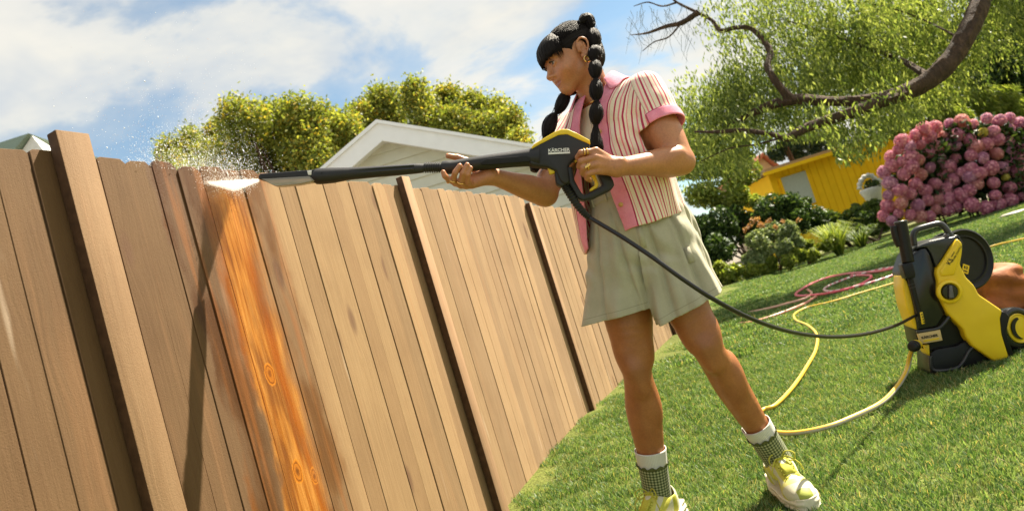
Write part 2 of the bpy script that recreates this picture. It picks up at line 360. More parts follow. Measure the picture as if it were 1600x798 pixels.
# ------------------------------------------------------------------ grass blades
ml_gr = None
def grassmat():
    m = bpy.data.materials.new('grass_blade'); m.use_nodes = True; tr = m.node_tree
    for n in list(tr.nodes): tr.nodes.remove(n)
    t = NT(tr); o = t.n('ShaderNodeOutputMaterial'); b = t.n('ShaderNodeBsdfPrincipled'); tl = t.n('ShaderNodeBsdfTranslucent'); mx = t.n('ShaderNodeMixShader')
    a = t.attr('rnd')[2]; g = t.geo(); big = t.noise(g, 2.2, 6, .68)  # broad noise patches also paint dappled shade into the blade colour
    c = t.ramp(t.m('ADD', t.m('MULTIPLY', a, .55), t.m('MULTIPLY', big, .45)), [(.24, (.028, .075, .022)), (.48, (.096, .178, .054)), (.74, (.28, .37, .17))])
    c = t.mix(t.m('GREATER_THAN', a, .93), c, (.46, .38, .20)); c = t.mix(t.m('MULTIPLY', t.sstep(t.noise(g, 6.5, 4), .60, .74), .45), c, (.30, .27, .11)); t.l(c, b.inputs['Base Color']); b.inputs['Roughness'].default_value = .42; b.inputs['Specular IOR Level'].default_value = .45
    t.l(t.mix(1.0, c, (1.5, 1.5, .6), 'MULTIPLY'), tl.inputs[0]); mx.inputs[0].default_value = .38
    t.l(b.outputs[0], mx.inputs[1]); t.l(tl.outputs[0], mx.inputs[2]); t.l(mx.outputs[0], o.inputs[0]); return m
m_blade = grassmat()
def patch(n, size, h, w, seed):
    r = np.random.default_rng(seed); x = r.uniform(-size / 2, size / 2, (n, 2)); cl_ = r.normal(size=(n, 2)) * .004; x = x + cl_
    a = r.uniform(0, 2 * pi, n); hh = h * r.uniform(.3, 1.25, n) ** 1.2; lean = r.uniform(.1, 1.0, n) * hh; ld = r.uniform(0, 2 * pi, n); ww = w * r.uniform(.6, 1.2, n)
    b0 = np.stack([x[:, 0], x[:, 1], np.full(n, -.004)], 1); s = np.stack([np.cos(a), np.sin(a), np.zeros(n)], 1) * ww[:, None] / 2; d = np.stack([np.cos(ld), np.sin(ld), np.zeros(n)], 1) * lean[:, None]
    up = np.array([0, 0, 1.]) * hh[:, None]; m1 = b0 + d * .30 + up * .6; t_ = b0 + d + up * .95
    V = np.stack([b0 - s, b0 + s, m1 + s * .8, t_, m1 - s * .8], 1).reshape(-1, 3); k = np.arange(n)[:, None] * 5
    F4 = (k + [0, 1, 2, 4]); F3 = (k + [4, 2, 3]); me = bpy.data.meshes.new('grass_patch')
    nl = len(F4) * 4 + len(F3) * 3; me.vertices.add(len(V)); me.vertices.foreach_set('co', V.astype(np.float32).ravel()); me.loops.add(nl); me.loops.foreach_set('vertex_index', np.concatenate([F4.ravel(), F3.ravel()]).astype(np.int32))
    me.polygons.add(2 * n); me.polygons.foreach_set('loop_start', np.concatenate([np.arange(n) * 4, n * 4 + np.arange(n) * 3]).astype(np.int32)); me.update(calc_edges=True)
    at = me.attributes.new('rnd', 'FLOAT', 'POINT'); at.data.foreach_set('value', np.repeat(r.random(n), 5).astype(np.float32)); me.materials.append(m_blade); return me
def lawn_points(y0, y1, step, seed):
    r = np.random.default_rng(seed); o = []
    for y in np.arange(y0, y1, step):
        for x in np.arange(-1.2, 9.5, step):
            d = (x - FO[0]) * FN[0] + (y - FO[1]) * FN[1]
            if d < step * .45: continue
            z = float(gz(x, y)); q = np.array([x, y, z]) - CAM; zz_ = q @ FW; px = 800 + FPX * (q @ RV) / zz_; py = 399 - FPX * (q @ UV) / zz_; m_ = 90 + 300 / y
            if -m_ < px < 1600 + m_ and -m_ < py < 798 + m_: o.append((x + r.uniform(-.02, .02), y + r.uniform(-.02, .02), z))
    return o
def grass(name, me, pts):
    pm_ = bpy.data.meshes.new(name); pm_.from_pydata(pts, [], []); o = bpy.data.objects.new(name, pm_); COL.objects.link(o); tag(o, kind='stuff', label='short sunny green lawn grass with a few dry blades')
    src = bpy.data.objects.new('grass_patch', me)
    ng = bpy.data.node_groups.new('scatter', 'GeometryNodeTree'); ng.interface.new_socket('Geometry', in_out='INPUT', socket_type='NodeSocketGeometry'); ng.interface.new_socket('Geometry', in_out='OUTPUT', socket_type='NodeSocketGeometry')
    nn = ng.nodes; gi = nn.new('NodeGroupInput'); go = nn.new('NodeGroupOutput'); oi = nn.new('GeometryNodeObjectInfo'); oi.inputs[0].default_value = src; oi.inputs['As Instance'].default_value = True
    ip = nn.new('GeometryNodeInstanceOnPoints'); rv = nn.new('FunctionNodeRandomValue'); rv.data_type = 'FLOAT_VECTOR'; rv.inputs[0].default_value = (0, 0, 0); rv.inputs[1].default_value = (0, 0, 6.283)
    e2 = nn.new('FunctionNodeEulerToRotation') if hasattr(bpy.types, 'FunctionNodeEulerToRotation') else None
    ng.links.new(gi.outputs[0], ip.inputs['Points']); ng.links.new(oi.outputs['Geometry'], ip.inputs['Instance'])
    if e2: ng.links.new(rv.outputs[0], e2.inputs[0]); ng.links.new(e2.outputs[0], ip.inputs['Rotation'])
    ng.links.new(ip.outputs[0], go.inputs[0]); md = o.modifiers.new('scatter', 'NODES'); md.node_group = ng; return o
gp1 = lawn_points(1.9, 5.4, .20, 1); gp2 = lawn_points(5.4, 14.6, .42, 2)
grass('grass', patch(1700, .26, .024, .0034, 1), gp1); grass('grass', patch(2400, .55, .032, .0085, 2), gp2)
print('grass', len(gp1), len(gp2), time.time() - T0)
# ------------------------------------------------------------------ implicit surfaces (for the body, clothes, shoes)
import openvdb
def nrm(a): a = np.array(a, float); return a / np.linalg.norm(a)
class Fr:                             # a local frame: origin, three axes (rows)
    def __init__(s, o, x, y, z): s.o = np.array(o, float); s.R = np.array([x, y, z], float)
    def w(s, *p): return s.o + np.array(p, float) @ s.R          # local -> world
    def l(s, p): return (p - s.o) @ s.R.T
ID = Fr((0, 0, 0), (1, 0, 0), (0, 1, 0), (0, 0, 1))
def sdp(pr, p):
    k = pr[0]
    if k == 'c':                      # tapered capsule
        a, b_, ra, rb = [np.array(q, np.float32) for q in pr[1:5]]; ba = b_ - a
        h = np.clip(((p - a) @ ba) / max(float(ba @ ba), 1e-9), 0, 1)
        return np.linalg.norm(p - a - h[:, None] * ba, axis=1) - (ra + (rb - ra) * h)
    if k == 'e':                      # ellipsoid
        q = p - np.array(pr[1], np.float32)
        if len(pr) > 3: q = q @ np.array(pr[3], np.float32).T
        r = np.array(pr[2], np.float32); k0 = np.linalg.norm(q / r, axis=1); k1 = np.linalg.norm(q / (r * r), axis=1) + 1e-9
        return k0 * (k0 - 1) / k1
    if k == 'b':                      # rounded box
        q = p - np.array(pr[1], np.float32)
        if len(pr) > 4: q = q @ np.array(pr[4], np.float32).T
        q = np.abs(q) - (np.array(pr[2], np.float32) - pr[3])
        return np.linalg.norm(np.maximum(q, 0), axis=1) + np.minimum(q.max(1), 0) - pr[3]
def smin(a, b_, k):
    if k <= 0: return np.minimum(a, b_)
    h = np.clip(.5 + .5 * (b_ - a) / k, 0, 1); return b_ + (a - b_) * h - k * h * (1 - h)
def gd(g, p):                         # g: dict(fr, kin, prims, sq)
    q = g['fr'].l(p).astype(np.float32)
    if 'sq' in g: q = q / np.array(g['sq'], np.float32)
    d = None
    for pr in g['prims']:
        e = sdp(pr, q); d = e if d is None else smin(d, e, g['kin'])
    if 'sq' in g: d = d * min(g['sq'])
    return d
def grp(prims, kj=.02, kin=.015, fr=ID, sub=False, **k): return dict(prims=prims, kj=kj, kin=kin, fr=fr, sub=sub, **k)
def field(groups, p, cen=None, idx=None, coarse=None, B=0):
    D = np.full(len(p), 9.0, np.float32)
    for gi, g in enumerate(groups):
        if coarse is not None:
            m = coarse[gi][idx] < (B * 2.0 + g['kj'] * 1.5)
            if not g['sub']: m = coarse[gi][idx] < cen[idx] + (B * 2.6 + g['kj'] * 1.5)
            m = np.repeat(m, len(p) // len(idx))
            if not m.any(): continue
            d = gd(g, p[m])
            D[m] = -smin(-D[m], d, g['kj']) if g['sub'] else smin(D[m], d, g['kj'])
        else:
            d = gd(g, p); D = -smin(-D, d, g['kj']) if g['sub'] else smin(D, d, g['kj'])
    return D
def sdfmesh(groups, lo, hi, h, post=None):
    lo = np.array(lo, float); hi = np.array(hi, float); nb = np.ceil((hi - lo) / (8 * h)).astype(int)
    I = np.stack(np.meshgrid(*[np.arange(n) for n in nb], indexing='ij'), -1).reshape(-1, 3); cen = lo + (I * 8 + 3.5) * h
    co = []; D = np.full(len(cen), 9.0, np.float32)
    for g in groups:
        d = gd(g, cen); co.append(d); D = -smin(-D, d, g['kj']) if g['sub'] else smin(D, d, g['kj'])
    Dp = post(D, cen) if post else D
    B = 4 * h * 1.75; kmx = max(g['kj'] for g in groups) * .5 + .001
    near = np.where(np.abs(Dp) < B + kmx)[0]; G_ = openvdb.FloatGrid(1.0)
    for i in np.where(Dp <= -(B + kmx))[0]:
        a = I[i] * 8; G_.fill(tuple(int(q) for q in a), tuple(int(q) + 7 for q in a), -1.0)
    loc = np.stack(np.meshgrid(*[np.arange(8)] * 3, indexing='ij'), -1).reshape(-1, 3)
    for s in range(0, len(near), 400):
        ii = near[s:s + 400]; p = (lo + (I[ii][:, None, :] * 8 + loc[None]) * h).reshape(-1, 3)
        d = field(groups, p, D, ii, co, B)
        if post: d = post(d, p)
        d = np.clip(d.reshape(-1, 8, 8, 8), -1, 1).astype(np.float32)
        for a, k in zip(I[ii], d): G_.copyFromArray(np.ascontiguousarray(k), ijk=tuple(int(q) * 8 for q in a))
    v, q = G_.convertToQuads(); v = np.asarray(v, float) * h + lo; q = np.asarray(q).astype(int)
    # consistent outward winding
    a = v[q]; nn = np.cross(a[:, 2] - a[:, 0], a[:, 3] - a[:, 1]); c = a.mean(1); nl = np.linalg.norm(nn, axis=1)[:, None] + 1e-12
    k = np.arange(0, len(q), max(1, len(q) // 400)); e = field(groups, c[k] + nn[k] / nl[k] * h); e0 = field(groups, c[k] - nn[k] / nl[k] * h)
    if post: e = post(e, c[k] + nn[k] / nl[k] * h); e0 = post(e0, c[k] - nn[k] / nl[k] * h)
    if np.mean(e - e0) < 0: q = q[:, ::-1]
    return v, q
def relax(v, q, it=2, lam=.5):
    n = len(v); e = np.concatenate([q[:, [0, 1]], q[:, [1, 2]], q[:, [2, 3]], q[:, [3, 0]]])
    for _ in range(it):
        s = np.zeros((n, 3)); c = np.bincount(e[:, 0], minlength=n).astype(float) + np.bincount(e[:, 1], minlength=n)
        for k in range(3): s[:, k] = np.bincount(e[:, 0], v[e[:, 1], k], n) + np.bincount(e[:, 1], v[e[:, 0], k], n)
        v = v + lam * (s / np.maximum(c, 1)[:, None] - v)
    return v

# ------------------------------------------------------------------ the woman
person = thing('person', 'woman in pink striped shirt and sage shorts spraying the fence', 'person', (.50, 2.35, 0))
yaw = radians(42); TF = np.array([-sin(yaw), -cos(yaw), 0]); TLx = np.array([cos(yaw), -sin(yaw), 0])
TO = np.array([.455, 2.27, 0]); tors = Fr(TO, TLx, TF, (0, 0, 1))
# head frame: x = her left, y = forward, z = up
hy, hp = radians(75), radians(9)
hf = np.array([-sin(hy) * cos(hp), -cos(hy) * cos(hp), -sin(hp)]); hl = nrm(np.cross(hf, (0, 0, 1))) * -1
hu = np.cross(hl, hf); hu = hu if hu[2] > 0 else -hu
HC = P(907, 77, 2.175) - hl * .073 + hf * .006
head = Fr(HC, hl, hf, hu)
Hs = 1.0
neck0 = TO + np.array([-.012, .02, 1.43]); neck1 = head.w(0, -.028, -.055)
shL = tors.w(.152, -.005, 1.408); elL = P(1062, 251, 2.09); wrL = P(966, 261, 1.985)
shR = tors.w(-.152, -.005, 1.408); elR = P(850, 301, 2.18); wrR = P(768, 275, 2.05)
hipR = P(965, 395, 2.31); knR = P(995, 578, 2.28); anR = P(1026, 762, 2.37)
hipL = P(1024, 385, 2.25); knL = P(1105, 543, 2.20); anL = P(1212, 712, 2.33)
def lerp(a, b_, t): return a + (b_ - a) * t
def chain(pts, rads, n=5):            # a limb: capsules along a smooth curve with smoothly changing girth
    q = spline([list(p) + [r] for p, r in zip(pts, rads)], n); return [('c', a[:3], b2[:3], a[3], b2[3]) for a, b2 in zip(q[:-1], q[1:])]
g = []
g.append(grp([('c', (-.045, 0, .98), (.045, 0, .98), .105, .105), ('c', (0, 0, 1.05), (0, 0, 1.2), .105, .115), ('c', (-.04, 0, 1.3), (.04, 0, 1.3), .125, .125), ('c', (-.12, 0, 1.388), (.12, 0, 1.388), .050, .050)], kin=.05, fr=tors, sq=(1, .72, 1)))
g.append(grp([('c', neck0, neck1, .058, .053), ('c', lerp(neck0, neck1, .0) - TLx * .07 + [0, 0, .01], neck0 + [0, 0, .06], .03, .04), ('c', neck0 + TLx * .07 + [0, 0, .01], neck0 + [0, 0, .06], .03, .04)], kj=.03, kin=.03))
# head
g.append(grp([('e', (0, -.020, .032), (.073, .093, .083)), ('e', (0, .026, -.018), (.059, .063, .078)), ('c', (-.047, .000, -.052), (-.009, .062, -.088), .015, .0155), ('c', (.047, .000, -.052), (.009, .062, -.088), .015, .0155),
              ('c', (0, .069, -.090), (0, .066, -.088), .0165, .0165), ('e', (.036, .056, -.030), (.026, .026, .028)), ('e', (-.036, .056, -.030), (.026, .026, .028)), ('e', (0, .074, .024), (.050, .016, .020)), ('e', (0, .064, -.054), (.034, .026, .028))], kj=.022, kin=.022, fr=head))
g.append(grp([('e', (.031, .098, .004), (.019, .018, .010)), ], kj=.012, fr=head, sub=True)); g.append(grp([('e', (-.031, .098, .004), (.019, .018, .010))], kj=.012, fr=head, sub=True))
g.append(grp([('c', (0, .084, .012), (0, .104, -.026), .0068, .0090), ('e', (0, .107, -.030), (.0095, .009, .008)), ('e', (.0125, .097, -.033), (.0075, .010, .0068)), ('e', (-.0125, .097, -.033), (.0075, .010, .0068))], kj=.010, kin=.007, fr=head))
g.append(grp([('c', (-.022, .0795, -.0555), (0, .0895, -.0540), .0034, .0058), ('c', (.022, .0795, -.0555), (0, .0895, -.0540), .0034, .0058)], kj=.005, kin=.004, fr=head))
g.append(grp([('c', (-.019, .079, -.0605), (0, .0868, -.0650), .0038, .0066), ('c', (.019, .079, -.0605), (0, .0868, -.0650), .0038, .0066)], kj=.005, kin=.005, fr=head))
g.append(grp([('c', (-.024, .084, -.0590), (0, .0955, -.0598), .0012, .0018), ('c', (.024, .084, -.0590), (0, .0955, -.0598), .0012, .0018)], kj=.003, fr=head, sub=True))
for sx in (1, -1):                    # eyelids, ears
    g.append(grp([('c', (sx * .0185, .0855, .0055), (sx * .030, .0895, .0115), .0030, .0036), ('c', (sx * .030, .0895, .0115), (sx * .043, .081, .006), .0036, .003), ('c', (sx * .0185, .085, .0005), (sx * .030, .0865, -.0060), .0028, .0032), ('c', (sx * .030, .0865, -.0060), (sx * .043, .080, .001), .0032, .003)], kj=.004, kin=.003, fr=head))
    ea = np.array([[cos(.35), sx * -sin(.35) * 1, 0], [sx * sin(.35), cos(.35), 0], [0, 0, 1.]])
    rim = [(sx * .0745, .004, -.010), (sx * .0765, .004, .012), (sx * .081, -.003, .026), (sx * .085, -.016, .032), (sx * .0885, -.029, .024), (sx * .0885, -.032, .008), (sx * .086, -.026, -.010), (sx * .081, -.012, -.026), (sx * .077, -.003, -.028), (sx * .0745, .001, -.018)]
    g.append(grp([('e', (sx * .077, -.013, .000), (.0050, .018, .027), ea)], kj=.005, fr=head)); g.append(grp(chain(rim, (.003, .0028, .0032, .0036, .0036, .0036, .0036, .0055, .0055, .003), 4), kj=.003, kin=.0015, fr=head))
    g.append(grp([('c', (sx * .084, -.020, .014), (sx * .083, -.021, -.006), .0028, .0026), ('e', (sx * .078, .004, -.004), (.004, .0035, .006))], kj=.003, kin=.002, fr=head))
    g.append(grp([('e', (sx * .085, -.008, -.004), (.0065, .0075, .0105), ea)], kj=.003, fr=head, sub=True))
# arms
elLo = elL + [.008, .002, -.008]
g.append(grp(chain([shL, lerp(shL, elL, .35), lerp(shL, elL, .62), lerp(shL, elL, .88), elL], (.056, .055, .055, .047, .040)), kj=.03, kin=.002))
g.append(grp(chain([elLo, lerp(elL, wrL, .2) + [0, 0, -.004], lerp(elL, wrL, .42), lerp(elL, wrL, .72), wrL], (.039, .0455, .0405, .0310, .0265)), kj=.016, kin=.002))
g.append(grp(chain([shR, lerp(shR, elR, .4), lerp(shR, elR, .7), elR], (.054, .052, .048, .041)), kj=.03, kin=.002))
g.append(grp(chain([elR + [.004, 0, -.008], lerp(elR, wrR, .22), lerp(elR, wrR, .45), lerp(elR, wrR, .75), wrR], (.039, .0415, .037, .029, .0255)), kj=.016, kin=.002))
g.append(grp([('e', lerp(shL, elL, .58) + np.array([-.012, -.030, .0]), (.030, .026, .055))], kj=.02)); g.append(grp([('e', lerp(elL, wrL, .22) + np.array([0, -.020, .012]), (.055, .024, .022))], kj=.02))
g.append(grp([('c', wrL + np.array([.012, -.016, .012]), wrL + np.array([.012, -.014, .013]), .009, .009)], kj=.012))
# legs
def leg(hip, kn, an, rr):
    sd = lambda t, k: lerp(kn, an, t) + bk * k
    return [grp(chain([hip, lerp(hip, kn, .45), lerp(hip, kn, .8), kn, sd(.13, .006), sd(.32, .016), sd(.52, .010), sd(.78, .002), an], rr), kj=.03, kin=.002),
            grp([('e', kn + np.array([-.008, -.030, .008]), (.028, .022, .032))], kj=.03), grp([('e', kn + np.array([-.004, -.024, -.050]), (.020, .018, .030))], kj=.03),
            grp([('e', sd(.27, .008) + np.array([.026, -.012, 0]), (.030, .034, .085))], kj=.018), grp([('e', lerp(hip, kn, .86) + np.array([.034, -.018, 0]), (.022, .026, .045))], kj=.03), grp([('e', lerp(hip, kn, .84) + np.array([-.036, -.012, 0]), (.022, .026, .05))], kj=.03)]
bk = np.array([.15, .95, 0])
g += leg(hipR, knR, anR, (.090, .086, .066, .049, .050, .0590, .053, .0420, .036))
g += leg(hipL, knL, anL, (.090, .080, .062, .049, .049, .0530, .048, .0385, .034))
# feet inside the shoes
footR = Fr((anR[0], anR[1], 0), nrm((-.70, -.71, 0)), nrm((.71, -.70, 0)), (0, 0, 1))     # x forward, y sideways
footL = Fr((anL[0], anL[1], 0), nrm((-.02, -1, 0)), nrm((1, -.02, 0)), (0, 0, 1))
for fr, an in ((footR, anR), (footL, anL)):
    g.append(grp([('c', (0, 0, .085), (-.03, 0, .05), .036, .028), ('c', (0, 0, .08), (.13, 0, .045), .032, .026), ('c', (.12, 0, .045), (.17, 0, .04), .03, .022)], kj=.02, fr=fr))
# near hand on the grip: (px, py, Y) rows: knuckle, middle joint, end joint, tip
def hand(fingers, thumb, palm, wr, rads, pk=.007):
    o = [grp([('c', a, b_, ra, rb) for a, b_, ra, rb in palm], kj=.02, kin=pk)]
    for fi, r in zip(fingers, rads):
        q = [P(*k) for k in fi]; o.append(grp([('c', q[0], q[1], r * 1.08, r * 1.0), ('c', q[1], q[2], r * 1.02, r * .92), ('c', q[2], q[3], r * .92, r * .84)], kj=.0045, kin=.003))
    q = [P(*k) for k in thumb]; o.append(grp([('c', q[0], q[1], .014, .0115), ('c', q[1], q[2], .0115, .0100), ('c', q[2], q[3], .0100, .0085)], kj=.008, kin=.004))
    return o
kL = [(931, 236, 1.962), (930, 246, 1.955), (932, 257, 1.956), (935, 267, 1.962)]
g += hand([[kL[0], (908, 239, 1.955), (903, 246, 1.972), (907, 252, 1.992)], [kL[1], (908, 252, 1.948), (905, 260, 1.966), (911, 264, 1.990)],
           [kL[2], (912, 262, 1.950), (909.5, 270, 1.967), (915, 274, 1.990)], [kL[3], (919, 271, 1.957), (917, 278.5, 1.970), (922, 282, 1.988)]],
          [(950, 250, 2.015), (936, 243, 2.035), (922, 240, 2.038), (911, 240, 2.036)],
          [(P(960, 257, 1.985), P(*kL[0]), .019, .0120), (P(962, 260, 1.982), P(*kL[1]), .020, .0125), (P(962, 264, 1.982), P(*kL[2]), .019, .0120), (P(962, 266, 1.985), P(*kL[3]), .018, .0110), (P(958, 262, 2.0), P(945, 250, 2.01), .018, .014)],
          wrL, (.0098, .0100, .0096, .0086))
kR = [(712, 286, 2.015), (720, 289, 2.015), (729, 290, 2.018), (738, 289, 2.02)]
g += hand([[kR[0], (702, 281, 1.992), (695, 275, 1.978), (692.5, 269, 1.976)], [kR[1], (708, 281, 1.982), (711, 270, 1.966), (718.5, 259, 1.966)],
           [kR[2], (720, 284, 1.980), (723, 271, 1.964), (730, 257.5, 1.965)], [kR[3], (731, 284, 1.984), (731, 273, 1.968), (735.5, 262.5, 1.969)]],
          [(745, 264, 2.06), (730, 252, 2.068), (714, 246, 2.060), (700, 243.5, 2.050)],
          [(P(762, 273, 2.045), P(*kR[0]), .020, .0110), (P(762, 276, 2.04), P(*kR[1]), .021, .0115), (P(762, 277, 2.04), P(*kR[2]), .021, .0115), (P(762, 276, 2.04), P(*kR[3]), .021, .0115), (P(760, 270, 2.05), P(745, 266, 2.058), .020, .016)],
          wrR, (.0092, .0095, .0093, .0085))
allp = np.array([shL, elL, wrL, shR, elR, wrR, hipR, hipL, knR, anR, anL, HC, P(690, 270, 2.0)])
lo = allp.min(0) - .17; hi = allp.max(0) + .17; lo[2] = -.01; hi[0] += .08; lo[1] -= .12
v, q = sdfmesh(g, lo, hi, .0031); v = relax(v, q, 1, .5)
hl_ = head.l(v); inh = (np.abs(hl_[:, 0]) < .1) & (hl_[:, 1] > 0)
lipz = np.where(hl_[:, 2] > -.0597, (hl_[:, 2] + .0597) / .0085, (hl_[:, 2] + .0597) / -.0115)
lip = np.clip(1.25 - np.maximum(np.abs(hl_[:, 0]) / .0255 + .45 * np.abs(lipz), np.abs(lipz)), 0, 1) * (hl_[:, 1] > .07) * inh
cheek = np.exp(-(((np.abs(hl_[:, 0]) - .042) / .02) ** 2 + ((hl_[:, 2] + .03) / .02) ** 2)) * inh
kn_ = np.zeros(len(v))
for k_ in (knR, knL): kn_ = np.maximum(kn_, np.exp(-(np.linalg.norm((v - k_ - [0, -.03, 0]) / [.036, .05, .034], axis=1) ** 2) * .9))
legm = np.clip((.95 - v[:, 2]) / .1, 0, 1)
m_skin, t, b = mat('skin')
o_ = t.geo(); nz = t.noise(o_, 22, 5, .6); nf = t.noise(o_, 180, 3, .6)
c = t.ramp(nz, [(.3, (.44, .185, .082)), (.7, (.52, .230, .108))])
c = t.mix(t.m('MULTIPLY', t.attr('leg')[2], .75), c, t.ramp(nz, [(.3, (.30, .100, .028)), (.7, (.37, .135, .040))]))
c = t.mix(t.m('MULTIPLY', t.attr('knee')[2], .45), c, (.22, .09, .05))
c = t.mix(t.m('MULTIPLY', t.attr('cheek')[2], .25), c, (.52, .20, .13))
c = t.mix(t.m('MULTIPLY', t.sstep(t.attr('lip')[2], .05, .5), .85), c, (.34, .105, .080))
c = t.mix(t.m('MULTIPLY', t.sstep(t.noise(o_, 45, 2), .66, .76), .35), c, (.25, .11, .06)); c = t.mix(t.m('MULTIPLY', t.sstep(t.noise(o_, 8, 5, .65), .45, .7), .30), c, (.30, .11, .055)); c = t.mix(1.0, c, t.ramp(nf, [(.3, .88), (.7, 1.08)]), 'MULTIPLY')
t.l(c, b.inputs['Base Color']); b.inputs['Roughness'].default_value = .40; b.inputs['Specular IOR Level'].default_value = .5
b.inputs['Subsurface Weight'].default_value = .12; b.inputs['Subsurface Radius'].default_value = (1, .35, .2); b.inputs['Subsurface Scale'].default_value = .006
t.bump(t.m('ADD', nf, t.m('MULTIPLY', t.noise(o_, 420, 2), .9)), .35, .0014, b)
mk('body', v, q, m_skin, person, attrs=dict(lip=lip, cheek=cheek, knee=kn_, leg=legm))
print('body', len(v), time.time() - T0)
# eyes
m_eye, t, b = mat('eyeball'); oc = t.obj(); d_ = t.attr('iris')[2]
t.l(t.ramp(d_, [(0, (.005, .004, .003)), (.0028, (.005, .004, .003)), (.0032, (.045, .018, .009)), (.0062, (.030, .012, .007)), (.0066, (.50, .43, .38)), (.02, (.55, .48, .43))]), b.inputs['Base Color']); b.inputs['Roughness'].default_value = .3
m_dark = plain('lash_dark', (.012, .010, .010), .5)
for sx in (1, -1):
    e0 = head.w(sx * .0300, .0765, .0035); V, Fc = lathev([(.0001 + .0122 * sin(a), -.0122 * cos(a)) for a in np.linspace(0, pi, 14)], e0, head.R[1], 20)
    gz_ = nrm(head.R[1] + head.R[0] * .18 - head.R[2] * .10); ir = np.linalg.norm(np.cross(V - e0, gz_), axis=1) + np.where((V - e0) @ gz_ < 0, 1, 0)
    e = mk('eye', V, Fc, m_eye, person, attrs=dict(iris=ir))
    la = MB()
    for a_ in np.linspace(-1, 1, 15):
        p0 = np.array([sx * (.0300 + .0125 * a_), .0915 - .009 * a_ * a_, -.0015 + .0105 - .0045 * a_ * a_]); la.add(*tubev([head.w(*p0), head.w(*(p0 + [sx * a_ * .003, .006, .0035]))], [.0007, .0002], 4))
    V, Fc = tubev([head.w(sx * (.0300 + .0125 * a_), .0905 - .009 * a_ * a_, .0083 - .0045 * a_ * a_) for a_ in np.linspace(-1, 1, 9)], .0012, 6); la.add(V, Fc)
    la.build('eyelash', m_dark, person)
    br = MB()
    for a_ in np.linspace(-1, 1, 40):
        p0 = np.array([sx * (.034 + .019 * a_), .0925 - .012 * (a_ + .3) ** 2 * (1 if a_ > -.3 else .3), .0275 + .002 * (1 - a_ * a_)]); br.add(*tubev([head.w(*p0), head.w(*(p0 + [sx * .004, 0, .003]))], [.0009, .0003], 4))
    br.build('eyebrow', m_dark, person)

# hair
m_hair, t, b = mat('black_hair'); st = t.attr('strand')[2]; al = t.attr('along')[2]
sv = t.comb(t.m('MULTIPLY', st, 1.0), t.m('MULTIPLY', al, .05), 0)
nh = t.noise(sv, 520, 4, .7); nh2 = t.noise(sv, 130, 3, .6)
t.l(t.ramp(nh, [(.3, (.004, .003, .003)), (.6, (.008, .006, .006)), (.8, (.026, .017, .013))]), b.inputs['Base Color'])
b.inputs['Roughness'].default_value = .5; b.inputs['Specular IOR Level'].default_value = .16; b.inputs['Specular Tint'].default_value = (1, .9, .8, 1); t.bump(t.m('ADD', nh, nh2), .65, .004, b)
bun = head.w(.022, -.088, .085)
def hairpost(D, p):
    l = head.l(p); x, y, z = l[:, 0], l[:, 1], l[:, 2]
    th = np.arctan2(x, z - .02)
    D = D - .0006 * np.sin(th * 64) - .0008 * np.sin(th * 33 + 2)
    # open the cap over the face, the temple and the ear
    cut = np.sqrt(((y - .085) / .085) ** 2 + ((z + .040) / .080) ** 2) - 1
    c1 = -cut * .07
    ear = np.sqrt(((y + .008) / .030) ** 2 + ((z + .012) / .046) ** 2) - 1; c2 = -ear * .03
    low = (-.045 + np.clip(-y - .02, 0, .1) * -.30) - z
    return np.maximum(np.maximum(D, c1), np.maximum(c2, low))
gh = [grp([('e', (0, -.022, .036), (.0785, .0985, .0870)), ('e', (0, -.070, -.01), (.060, .045, .060))], fr=head, kin=.02)]
v, q = sdfmesh(gh, HC - .15, HC + .15, .0026, hairpost); v = relax(v, q, 1)
l = head.l(v); d = v - bun; mk('hair', v, q, m_hair, person, attrs=dict(strand=np.arctan2(l[:, 0], l[:, 2] - .02) * .08 + .25 * l[:, 1] * 0, along=l[:, 1]))
def bangpost(D, p):
    l = head.l(p); x, y, z = l[:, 0], l[:, 1], l[:, 2]; th = np.arctan2(x, y - .01)
    D = D - .0008 * np.sin(th * 46 + 2 * np.sin(z * 40)) - .0007 * np.sin(th * 83 + 1) + .22 * np.clip(z - .070, 0, 1) + .018 * np.clip(np.abs(th) - .75, 0, 1)
    bot = .0275 + .004 * np.sin(th * 21) + .003 * np.sin(th * 47 + 1) - .030 * np.clip(np.abs(th) - .85, 0, 1) - z
    side = np.abs(th) - 1.12 - 3.5 * np.clip(z - .030, 0, .1)
    return np.maximum(np.maximum(D, bot), np.maximum(side * .06, -(z * .35 + y) + .010))
gb = [grp([('e', (0, .026, .036), (.076, .086, .080)), ], fr=head, kin=.02), grp([('e', (0, .016, .020), (.0685, .0765, .080))], fr=head, sub=True, kj=.004)]
v, q = sdfmesh(gb, HC - .16, HC + .16, .0026, bangpost); v = relax(v, q, 1)
l = head.l(v); mk('fringe', v, q, m_hair, person, attrs=dict(strand=np.arctan2(l[:, 0], l[:, 1] - .01) * .09, along=l[:, 2]))
